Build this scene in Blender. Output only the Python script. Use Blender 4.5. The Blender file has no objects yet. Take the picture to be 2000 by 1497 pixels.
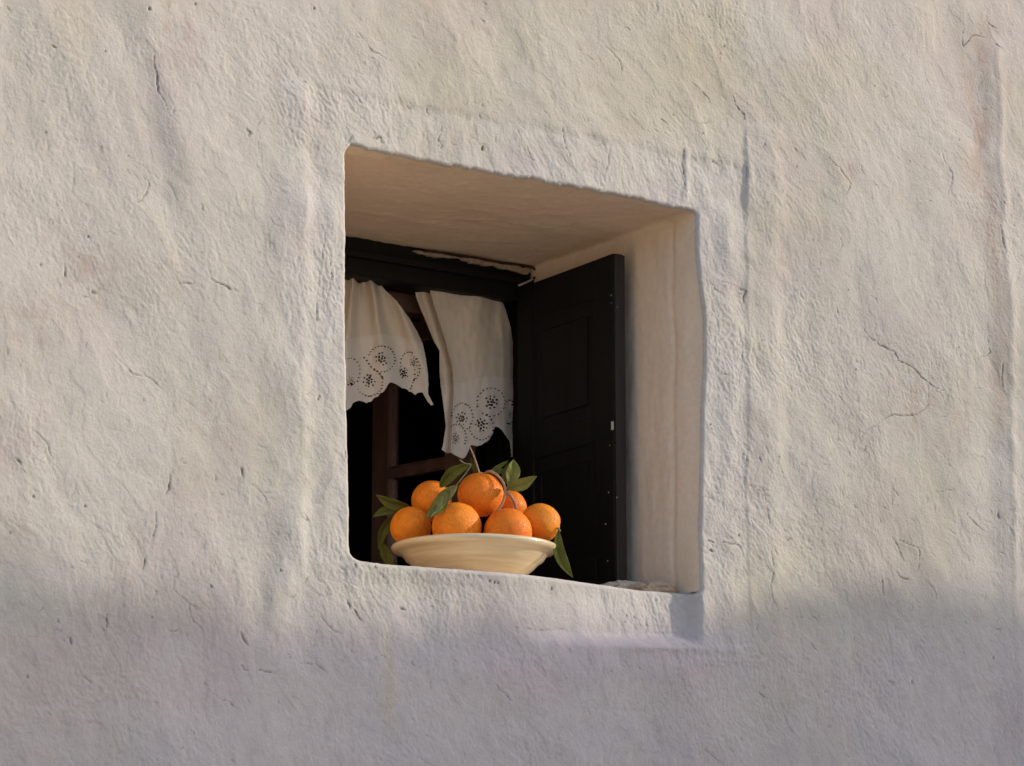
import bpy, bmesh, math, random
import numpy as np
from mathutils import Vector, Matrix

# ------------------------------------------------------------ camera, world, sun, exposure
SC = bpy.context.scene
COL = SC.collection
YAW, PITCH, FPX, DIST = math.radians(35.1), math.radians(11.73), 6301.0, 5.3
CF = np.array([math.sin(YAW)*math.cos(PITCH), math.cos(YAW)*math.cos(PITCH), math.sin(PITCH)])
CR = np.array([math.cos(YAW), -math.sin(YAW), 0.0])
CU = np.cross(CR, CF)
CP = np.array([0, 0, 2.68]) - CF*DIST
cam = bpy.data.cameras.new('camera')
cam.sensor_width = 36.0
cam.lens = 36.0*FPX/2000.0
cam.clip_start = 0.1
cam.clip_end = 500.0
camo = bpy.data.objects.new('camera', cam)
COL.objects.link(camo)
camo.matrix_world = Matrix(((CR[0], CU[0], -CF[0], CP[0]), (CR[1], CU[1], -CF[1], CP[1]), (CR[2], CU[2], -CF[2], CP[2]), (0, 0, 0, 1)))
SC.camera = camo

SUN_A, SUN_E = math.radians(28.0), math.radians(21.0)      # angle off the wall plane, elevation
world = bpy.data.worlds.new('World')
SC.world = world
world.use_nodes = True
wn = world.node_tree
sky = wn.nodes.new('ShaderNodeTexSky')
sky.sky_type = 'NISHITA'
sky.sun_disc = False
sky.sun_elevation = SUN_E
sky.sun_rotation = math.radians(90) + SUN_A
sky.dust_density = 2.0
wn.links.new(sky.outputs[0], wn.nodes['Background'].inputs[0])
wn.nodes['Background'].inputs[1].default_value = 0.15
sd = bpy.data.lights.new('sun', 'SUN')
sd.energy = 2.0
sd.angle = math.radians(0.55)
sd.color = (0.86, 0.78, 0.64)
suno = bpy.data.objects.new('sun', sd)
COL.objects.link(suno)
SDIR = Vector((math.cos(SUN_A)*math.cos(SUN_E), -math.sin(SUN_A)*math.cos(SUN_E), math.sin(SUN_E)))
suno.rotation_euler = SDIR.to_track_quat('Z', 'Y').to_euler()
SC.view_settings.view_transform = 'Standard'
SC.view_settings.look = 'None'
SC.view_settings.gamma = 1.0
SC.view_settings.use_curve_mapping = False
SC.view_settings.exposure = 0.76

# ------------------------------------------------------------ helpers
def tag(o, label=None, cat=None, group=None, kind=None):
    if label: o['label'] = label
    if cat: o['category'] = cat
    if group: o['group'] = group
    if kind: o['kind'] = kind
    return o

def empty(name, loc=(0, 0, 0)):
    o = bpy.data.objects.new(name, None)
    o.empty_display_size = 0.05
    o.location = loc
    COL.objects.link(o)
    return o

def link(name, me, mat=None, parent=None):
    o = bpy.data.objects.new(name, me)
    COL.objects.link(o)
    if mat: me.materials.append(mat)
    if parent:
        o.parent = parent
        o.location = -Vector(parent.location) if parent.parent is None else (0, 0, 0)
    return o

def from_bm(name, bm, mat, parent=None, smooth=False):
    bmesh.ops.recalc_face_normals(bm, faces=bm.faces[:])
    me = bpy.data.meshes.new(name)
    bm.to_mesh(me)
    bm.free()
    if smooth:
        me.polygons.foreach_set('use_smooth', [True]*len(me.polygons))
    return link(name, me, mat, parent)

def box(bm, x0, x1, y0, y1, z0, z1, bev=0.0, M=None):
    r = bmesh.ops.create_cube(bm, size=1.0)
    vs = r['verts']
    for v in vs:
        v.co = Vector(((x0+x1)/2+v.co.x*(x1-x0), (y0+y1)/2+v.co.y*(y1-y0), (z0+z1)/2+v.co.z*(z1-z0)))
        if M: v.co = M @ v.co
    if bev:
        es = list({e for v in vs for e in v.link_edges})
        bmesh.ops.bevel(bm, geom=es, offset=bev, segments=2, affect='EDGES', profile=0.5)

def boxobj(name, mat, parent, *a, bev=0.002, M=None):
    bm = bmesh.new()
    box(bm, *a, bev=bev, M=M)
    return from_bm(name, bm, mat, parent)

def ray(u, v):
    u = np.asarray(u, float)[..., None]
    v = np.asarray(v, float)[..., None]
    return CF + CR*(u-1000)/FPX - CU*(v-748.5)/FPX

def at(u, v, ax, val):
    d = ray(u, v)
    return CP + d*((np.asarray(val, float) - CP[ax])/d[..., ax])[..., None]

def atz(u, v, dist):
    return CP + ray(u, v)*np.asarray(dist, float)[..., None]

def pix(X, Y, Z):
    qx, qy, qz = X-CP[0], Y-CP[1], Z-CP[2]
    z = qx*CF[0]+qy*CF[1]+qz*CF[2]
    return 1000+FPX*(qx*CR[0]+qy*CR[1]+qz*CR[2])/z, 748.5-FPX*(qx*CU[0]+qy*CU[1]+qz*CU[2])/z

_rng = np.random.RandomState(7)
_perm = _rng.permutation(4096)
_ga = _rng.rand(4096)*2*np.pi
_gx, _gy = np.cos(_ga), np.sin(_ga)
def gnoise(x, y, seed=0):
    xi = np.floor(x).astype(np.int64); yi = np.floor(y).astype(np.int64)
    fx = x-xi; fy = y-yi
    ux = fx*fx*fx*(fx*(fx*6-15)+10); uy = fy*fy*fy*(fy*(fy*6-15)+10)
    def g(i, j):
        h = _perm[(_perm[(xi+i+seed*131) & 4095] + yi + j) & 4095]
        return _gx[h]*(fx-i)+_gy[h]*(fy-j)
    a, b, c, d = g(0, 0), g(1, 0), g(0, 1), g(1, 1)
    return ((a*(1-ux)+b*ux)*(1-uy)+(c*(1-ux)+d*ux)*uy)*1.5

def fbm(x, y, seed=0, o=3, gain=0.5):
    s = 0; a = 1
    for k in range(o):
        s = s + a*gnoise(x*2**k, y*2**k, seed+k*7)
        a *= gain
    return s

def sstep(a, b, x):
    t = np.clip((x-a)/(b-a), 0, 1)
    return t*t*(3-2*t)

def gauss(x, w):
    return np.exp(-(x/w)**2)

# ------------------------------------------------------------ materials
def material(name, color=(0.5, 0.5, 0.5), rough=0.6, spec=0.5, metal=0.0):
    m = bpy.data.materials.new(name)
    m.use_nodes = True
    b = m.node_tree.nodes['Principled BSDF']
    b.inputs['Base Color'].default_value = (*color, 1)
    b.inputs['Roughness'].default_value = rough
    b.inputs['Specular IOR Level'].default_value = spec
    b.inputs['Metallic'].default_value = metal
    return m, m.node_tree, b

def noisy(name, c1, c2, scale, rough=0.6, bump=0.3, bdist=0.001, spec=0.5, stretch=(1, 1, 1), bscale=None, detail=6):
    m, nt, b = material(name, c1, rough, spec)
    N, L = nt.nodes, nt.links
    tc = N.new('ShaderNodeTexCoord')
    mp = N.new('ShaderNodeMapping')
    mp.inputs['Scale'].default_value = stretch
    L.new(tc.outputs['Object'], mp.inputs['Vector'])
    n1 = N.new('ShaderNodeTexNoise')
    n1.inputs['Scale'].default_value = scale
    n1.inputs['Detail'].default_value = detail
    n1.inputs['Roughness'].default_value = 0.65
    L.new(mp.outputs[0], n1.inputs['Vector'])
    rp = N.new('ShaderNodeValToRGB')
    rp.color_ramp.elements[0].position = 0.35
    rp.color_ramp.elements[1].position = 0.65
    rp.color_ramp.elements[0].color = (*c1, 1)
    rp.color_ramp.elements[1].color = (*c2, 1)
    L.new(n1.outputs['Fac'], rp.inputs['Fac'])
    L.new(rp.outputs['Color'], b.inputs['Base Color'])
    n2 = N.new('ShaderNodeTexNoise')
    n2.inputs['Scale'].default_value = bscale or scale*4
    n2.inputs['Detail'].default_value = 4
    L.new(mp.outputs[0], n2.inputs['Vector'])
    bp = N.new('ShaderNodeBump')
    bp.inputs['Strength'].default_value = bump
    bp.inputs['Distance'].default_value = bdist
    L.new(n2.outputs['Fac'], bp.inputs['Height'])
    L.new(bp.outputs[0], b.inputs['Normal'])
    return m

def plaster_material(name, use_attr=True, base=(0.6, 0.57, 0.53), bumpd=0.0011):
    m, nt, b = material(name, base, 0.92, 0.25)
    N, L = nt.nodes, nt.links
    tc = N.new('ShaderNodeTexCoord')
    n1 = N.new('ShaderNodeTexNoise'); n1.inputs['Scale'].default_value = 90; n1.inputs['Detail'].default_value = 7
    n1.inputs['Roughness'].default_value = 0.7
    L.new(tc.outputs['Object'], n1.inputs['Vector'])
    mr = N.new('ShaderNodeMapRange')
    mr.inputs['From Min'].default_value = 0.3; mr.inputs['From Max'].default_value = 0.7
    mr.inputs['To Min'].default_value = 0.93; mr.inputs['To Max'].default_value = 1.06
    L.new(n1.outputs['Fac'], mr.inputs['Value'])
    mx = N.new('ShaderNodeMix'); mx.data_type = 'RGBA'; mx.blend_type = 'MULTIPLY'
    mx.inputs['Factor'].default_value = 1.0
    if use_attr:
        at_ = N.new('ShaderNodeAttribute'); at_.attribute_name = 'tint'
        L.new(at_.outputs['Color'], mx.inputs['A'])
    else:
        mx.inputs['A'].default_value = (*base, 1)
    L.new(mr.outputs[0], mx.inputs['B'])
    L.new(mx.outputs['Result'], b.inputs['Base Color'])
    n2 = N.new('ShaderNodeTexNoise'); n2.inputs['Scale'].default_value = 230; n2.inputs['Detail'].default_value = 5
    n2.inputs['Roughness'].default_value = 0.6
    L.new(tc.outputs['Object'], n2.inputs['Vector'])
    bp = N.new('ShaderNodeBump'); bp.inputs['Strength'].default_value = 1.0
    bp.inputs['Distance'].default_value = bumpd
    L.new(n2.outputs['Fac'], bp.inputs['Height'])
    L.new(bp.outputs[0], b.inputs['Normal'])
    return m

M_WALL = plaster_material('lime_plaster')
M_REVEAL = plaster_material('smooth_plaster', True, bumpd=0.0009)
M_DARK = noisy('dark_green_paint', (0.0055, 0.0055, 0.0052), (0.009, 0.0088, 0.0082), 30, 0.6, 0.3, 0.0006, 0.2, (1, 1, 0.12))
M_BROWN = noisy('red_brown_wood', (0.15, 0.078, 0.060), (0.22, 0.12, 0.092), 40, 0.55, 0.3, 0.0006, 0.4, (1, 1, 0.1))
M_EDGE = noisy('worn_edge_wood', (0.014, 0.010, 0.0095), (0.024, 0.016, 0.015), 40, 0.5, 0.3, 0.0006, 0.4, (1, 1, 0.15))
M_METAL, _, _ = material('bare_metal', (0.6, 0.58, 0.55), 0.35, 0.5, 0.9)
M_RUST = noisy('rusty_wire', (0.03, 0.014, 0.009), (0.06, 0.025, 0.014), 200, 0.7, 0.4, 0.0004)
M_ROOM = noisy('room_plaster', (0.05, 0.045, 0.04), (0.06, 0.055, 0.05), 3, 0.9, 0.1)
M_GROUND = noisy('paving_stone', (0.50, 0.40, 0.28), (0.60, 0.49, 0.36), 1.2, 0.85, 0.4, 0.01, 0.3)
M_HOUSE2 = noisy('neighbour_plaster', (0.66, 0.59, 0.50), (0.72, 0.66, 0.57), 1.5, 0.9, 0.4, 0.01, 0.3)
M_TILE = noisy('roof_tile', (0.25, 0.1, 0.06), (0.35, 0.16, 0.09), 5, 0.85, 0.4, 0.01, 0.3)

def glass():
    m, nt, b = material('window_glass', (1, 1, 1), 0.02, 0.5)
    b.inputs['Transmission Weight'].default_value = 1.0
    b.inputs['IOR'].default_value = 1.45
    return m
M_GLASS = glass()

def cloth_mat(name, c, tr=0.25):
    m, nt, b = material(name, c, 0.9, 0.15)
    N, L = nt.nodes, nt.links
    tc = N.new('ShaderNodeTexCoord')
    n = N.new('ShaderNodeTexNoise'); n.inputs['Scale'].default_value = 900; n.inputs['Detail'].default_value = 2
    L.new(tc.outputs['Object'], n.inputs['Vector'])
    n3 = N.new('ShaderNodeTexNoise'); n3.inputs['Scale'].default_value = 35; n3.inputs['Detail'].default_value = 4
    L.new(tc.outputs['Object'], n3.inputs['Vector'])
    ad = N.new('ShaderNodeMath'); ad.operation = 'ADD'
    ml = N.new('ShaderNodeMath'); ml.operation = 'MULTIPLY'; ml.inputs[1].default_value = 4.0
    L.new(n3.outputs['Fac'], ml.inputs[0]); L.new(ml.outputs[0], ad.inputs[0]); L.new(n.outputs['Fac'], ad.inputs[1])
    bp = N.new('ShaderNodeBump'); bp.inputs['Strength'].default_value = 0.5; bp.inputs['Distance'].default_value = 0.0007
    L.new(ad.outputs[0], bp.inputs['Height'])
    L.new(bp.outputs[0], b.inputs['Normal'])
    t = N.new('ShaderNodeBsdfTranslucent'); t.inputs['Color'].default_value = (*c, 1)
    ms = N.new('ShaderNodeMixShader'); ms.inputs[0].default_value = tr
    L.new(b.outputs[0], ms.inputs[1]); L.new(t.outputs[0], ms.inputs[2])
    L.new(ms.outputs[0], N['Material Output'].inputs['Surface'])
    return m
M_CLOTH = cloth_mat('linen', (0.88, 0.79, 0.69))
M_LACE = cloth_mat('lace_linen', (0.93, 0.86, 0.80))

# ------------------------------------------------------------ the wall: real relief on a dense grid
OUT_PX = [(688, 285), (681, 288), (676.5, 295), (675, 320), (675.5, 460), (676, 620), (677, 760), (678, 900), (680, 1000), (682, 1060),
          (684, 1082), (690, 1090), (704, 1096), (740, 1101), (820, 1107), (900, 1113), (1000, 1121), (1100, 1130), (1200, 1141), (1270, 1149),
          (1340, 1154), (1366, 1156), (1371, 1150), (1370, 1100), (1371, 1000), (1372, 900), (1372, 800), (1375, 700), (1374, 620), (1369, 560),
          (1364, 500), (1362, 450), (1364, 418), (1358, 411), (1345, 409), (1300, 399), (1200, 380), (1100, 362), (1000, 345), (900, 328), (800, 308), (740, 296)]
def resample(P, step, closed=True):
    P = np.array(P, float)
    Q = np.vstack([P, P[:1]]) if closed else P
    d = np.r_[0, np.cumsum(np.linalg.norm(np.diff(Q, axis=0), axis=1))]
    n = int(d[-1]/step)
    s = np.linspace(0, d[-1], n, endpoint=not closed)
    return np.stack([np.interp(s, d, Q[:, k]) for k in range(Q.shape[1])], 1)
w_ = at(np.array([p[0] for p in OUT_PX]), np.array([p[1] for p in OUT_PX]), 1, 0.0)
OUT = resample(w_[:, [0, 2]], 0.003)
_cen = OUT.mean(0)
jit = 0.0018*gnoise(OUT[:, 0]*45, OUT[:, 1]*45, 3) + 0.0008*gnoise(OUT[:, 0]*160, OUT[:, 1]*160, 5)
_nrm = (OUT-_cen)/np.linalg.norm(OUT-_cen, axis=1)[:, None]
_top = sstep(2.95, 3.03, OUT[:, 1])
OUT = OUT + _nrm*(jit*(0.35+1.3*_top))[:, None]

def sdf(px, pz, poly):
    # signed distance (positive outside) and nearest point
    A = poly; B = np.roll(poly, -1, 0)
    best = np.full(px.shape, 1e9); nx = np.zeros_like(px); nz = np.zeros_like(px)
    ins = np.zeros(px.shape, bool)
    for a, b in zip(A, B):
        ex, ez = b-a
        t = np.clip(((px-a[0])*ex+(pz-a[1])*ez)/(ex*ex+ez*ez+1e-12), 0, 1)
        cx, cz = a[0]+t*ex, a[1]+t*ez
        d = (px-cx)**2+(pz-cz)**2
        m = d < best
        best[m] = d[m]; nx[m] = cx[m]; nz[m] = cz[m]
        c = ((a[1] > pz) != (b[1] > pz)) & (px < ex*(pz-a[1])/(ez+1e-15)+a[0])
        ins ^= c
    d = np.sqrt(best)
    return np.where(ins, -d, d), nx, nz

STEP = 0.0020
def graded(a, b, lo, hi):
    core = np.arange(a, b, STEP)
    left = []; s = STEP; p = core[0]
    while p > lo:
        s = min(s*1.35, 0.25); p -= s; left.append(p)
    right = []; s = STEP; p = core[-1]
    while p < hi:
        s = min(s*1.35, 0.25); p += s; right.append(p)
    return np.r_[left[::-1], core, right]
GX = graded(-1.00, 1.24, -7.0, 8.0)
GZ = graded(1.97, 3.61, -0.05, 5.2)
X, Z = np.meshgrid(GX, GZ, indexing='ij')
u, v = pix(X, 0*X, Z)
NI, NJ = X.shape

# large hand-plastered undulation
wx = X+0.05*gnoise(X*4, Z*4, 11); wz = Z+0.05*gnoise(X*4, Z*4, 12)
da = (wx*0.50 - wz*0.86); db = (wx*0.86 + wz*0.50)          # along / across the falling trowel strokes
H = 0.008*fbm(X*1.9, Z*1.9, 21, 2)
H += 0.0026*fbm(da*4.2, db*6.5, 22, 2)
H += 0.0007*fbm(da*12, db*19, 23, 2)
lowmask = sstep(1140, 1330, v)
ln = gnoise(X*3.1, Z*3.1, 31)
rough = 0.85+0.6*ln
sur_u = sstep(540, 560, u)*(1-sstep(1560, 1620, u))
sur_v = sstep(150, 180, v-0.187*(u-590))*(1-sstep(1290, 1330, v))
insur = sur_u*sur_v
rough = rough+0.85*insur+0.5*lowmask
# mid crinkles, patchy: some areas trowelled flat, others wrinkled
patch = sstep(-0.35, 0.55, fbm(X*3.3+5, Z*3.3, 47, 2))
wx = X+0.040*gnoise(X*3.1, Z*3.1, 13)+0.009*gnoise(X*14, Z*14, 15); wz = Z+0.040*gnoise(X*3.1, Z*3.1, 14)+0.009*gnoise(X*14, Z*14, 16)
da = (wx*0.50 - wz*0.72); db = (wx*0.90 + wz*0.45)
c1 = fbm(da*24, db*34, 41, 3, 0.5)
H += rough*0.00046*c1 + rough*0.00055*fbm(wx*19, wz*17, 50, 2)
rid = 1-np.abs(gnoise(da*22+.5*c1, db*40, 42))*2.6
H -= rough*patch*0.0008*np.clip(rid-0.5, 0, 1)**1.4*sstep(0.0, 0.45, gnoise(X*9, Z*9, 43))
s1 = gnoise(da*62, db*128, 48)
H += rough*(0.25+0.95*patch)*0.00040*(0.5-np.abs(s1)*1.6)
H += rough*(0.3+0.7*patch)*0.00042*fbm(X*150, Z*130, 44, 2, 0.7)
H += 0.00022*gnoise(X*240, Z*240, 46)
# thin flaked limewash layers with small steps at their edges
fl = fbm(da*7, db*10, 49, 4, 0.6)
H += 0.0005*sstep(0.22, 0.25, fl)+0.0004*sstep(-0.40, -0.37, fl)
# relief around the opening
def line(pts, vv):
    p = np.array(pts, float)
    return np.interp(vv, p[:, 0], p[:, 1])
wob = 6*gnoise(v/90, 0*v+3.3, 51)
lu = line([(150, 586), (500, 588), (900, 584), (1250, 574)], v)+wob
hm = sstep(150, 175, v)*(1-sstep(1100, 1200, v))
H += (0.85+0.7*gnoise(v/120, 0*v+1.1, 57))*hm*(0.0052*np.where(u < lu, gauss(u-lu, 46), gauss(u-lu, 17)) + 0.0014*gauss(u-lu-62, 22))
topl = 0.187*(u-590)
wt = 5*gnoise(u/45, 0*u+8.1, 52)+3*gnoise(u/14, 0*u+2.1, 53)
tb = v-(163+topl)+wt
um = sstep(590, 640, u)*(1-sstep(1450, 1456, u))
H -= um*(0.0014+0.0012*gnoise(u/70, 0*u+9.1, 58))*(sstep(-7, 8, tb))*(1-sstep(1000, 1240, v))*(1-sstep(60, 110, tb)*0.6)
H += um*0.0004*gauss(tb+12, 8)
w2 = 3*gnoise(v/60, 0*v+5.3, 54)
rs = u-(1456+w2+line([(300, 0), (900, 4), (1300, 14)], v))
rv = sstep(235, 262, v)*(1-sstep(1230, 1310, v))
H += rv*(0.0034*(0.5+0.5*(1-sstep(390, 470, v))+0.35*gnoise(v/60, 0*v+2.2, 59))*sstep(-5, 3, rs)*(1-sstep(15, 120, rs)) + 0.0022*gauss(rs-52, 16)) - rv*(0.7+.8*gnoise(v/80, 0*v+6.6, 24))*(0.0016*gauss(rs+62, 14) - 0.0016*gauss(rs+36, 14)) + rv*0.0012*gauss(rs-30, 14)
# narrow vertical bead at the lintel's right end
H += 0.0018*gauss(u-1343, 6)*sstep(280, 300, v)*(1-sstep(380, 400, v))
# band to the right of the opening stands proud of the sunk panel under the sill
pan_u = sstep(980, 1275, u)
lowb = 1259+0.02*(u-1250)+3*gnoise(u/40, 0*u+4, 55)
pan = pan_u*(1-sstep(1352, 1372, u))*(1-sstep(lowb-26, lowb+8, v))*np.where(u > 1358, sstep(1152, 1160, v), sstep(1040, 1090, v))
H -= 0.029*pan
H += 0.0022*gauss(v-lowb-6, 9)*sstep(1190, 1260, u)*(1-sstep(1440, 1480, u))
l3 = 1300-0.03*(u-1380)
H -= 0.0016*sstep(-10, 8, v-l3)*sstep(1340, 1370, u)*(1-sstep(1440, 1490, u))*(1-sstep(1340, 1420, v))
H += 0.0045*gauss(v-1105-0.06*(u-690), 24)*sstep(660, 700, u)*(1-sstep(1200, 1260, u))
# ridge left below, lump and folds
H += 0.0035*sstep(0, 1, gauss((u-548+0.12*(v-1150))/24, 1))*gauss((v-1180)/75, 1)
H -= 0.0028*gauss((u-500+0.0*(v-1150))/22, 1)*gauss((v-1195)/85, 1)
# the vertical rib by the right edge
ru = line([(60, 1940), (400, 1950), (800, 1966), (1200, 1978), (1500, 1990)], v)+5*gnoise(v/70, 0*v+7.7, 56)
rm = sstep(60, 110, v)*(1-0.55*sstep(1050, 1250, v))
H += rm*(0.0040*np.where(u < ru+2, gauss(u-ru-2, 22), gauss(u-ru-2, 13)) + 0.003*sstep(-3, 12, u-ru)*(1-sstep(40, 130, u-ru)) - 0.0014*gauss(u-ru+34, 26))
# other large ripples read from the picture
for (cu, cv, a, b, ang, h) in [(310, 330, 26, 190, -0.25, -0.005), (250, 90, 30, 150, -0.5, -0.006), (345, 250, 22, 160, -0.3, 0.004),
                               (90, 330, 90, 160, -0.5, -0.007), (160, 540, 60, 160, -0.7, -0.007), (95, 250, 30, 60, -0.3, 0.004), (1640, 880, 60, 120, -0.7, -0.007),
                               (1700, 950, 60, 130, -0.8, 0.006), (1380, 40, 40, 110, -0.6, -0.006), (1420, 40, 30, 90, -0.4, 0.005), (280, 1010, 60, 170, -0.9, 0.005),
                               (1850, 60, 50, 90, -0.5, -0.005), (450, 1390, 120, 60, 0, -0.006), (870, 60, 60, 140, -0.6, 0.004), (1660, 380, 60, 120, -0.5, 0.004)]:
    cx, cz = math.cos(ang), math.sin(ang)
    p = (u-cu)*cx+(v-cv)*cz; q = -(u-cu)*cz+(v-cv)*cx
    H += 0.6*h*gauss(p/a, 1)*gauss(q/b, 1)

# cracks and pits -------------------------------------------------
DIRT = np.zeros_like(H)
i0 = np.searchsorted(GX, -1.0+1e-6)-0; j0 = np.searchsorted(GZ, 1.97+1e-6)-0
def carve(pts, w, depth, dirt):
    # groove along a pixel-traced polyline; w in metres, tapering to its ends
    P = at(np.array([p[0] for p in pts], float), np.array([p[1] for p in pts], float), 1, 0.0)[:, [0, 2]]
    n = len(P)-1
    for k in range(n):
        a, b = P[k], P[k+1]
        lo = np.minimum(a, b)-4*w; hi = np.maximum(a, b)+4*w
        ia, ib = np.searchsorted(GX, [lo[0], hi[0]]); ja, jb = np.searchsorted(GZ, [lo[1], hi[1]])
        if ib <= ia or jb <= ja: continue
        sx, sz = X[ia:ib, ja:jb], Z[ia:ib, ja:jb]
        e = b-a
        t = np.clip(((sx-a[0])*e[0]+(sz-a[1])*e[1])/(e@e+1e-12), 0, 1)
        f = (k+t)/n if n > 1 else 0.5+0*t
        tp = (0.45+0.55*np.sin(math.pi*np.clip(f, 0.02, .98))**.7)*(0.8+0.35*gnoise(f*n*.9+w*3e4, 0*f+depth*1e4, 19))
        d = np.hypot(sx-a[0]-t*e[0], sz-a[1]-t*e[1])
        g = np.exp(-(d/(w*tp))**2)*tp
        GR[ia:ib, ja:jb] = np.maximum(GR[ia:ib, ja:jb], depth*g)
        LIP[ia:ib, ja:jb] = np.maximum(LIP[ia:ib, ja:jb], 0.05*depth*np.exp(-((d-2.4*w)/w)**2))
        DIRT[ia:ib, ja:jb] = np.maximum(DIRT[ia:ib, ja:jb], dirt*np.clip(tp*1.1, 0, 1)*np.exp(-(d/(0.95*w*tp))**2))
GR = np.zeros_like(H); LIP = np.zeros_like(H)
rnd = random.Random(5)
def jag(pts, n=3, amp=2.5):
    out = []
    for k in range(len(pts)-1):
        (a, b), (c, d) = pts[k], pts[k+1]
        for q in range(n):
            t = q/n
            out.append((a+(c-a)*t+rnd.uniform(-amp, amp)*(q > 0), b+(d-b)*t+rnd.uniform(-amp, amp)*(q > 0)))
    out.append(pts[-1])
    return out
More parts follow.
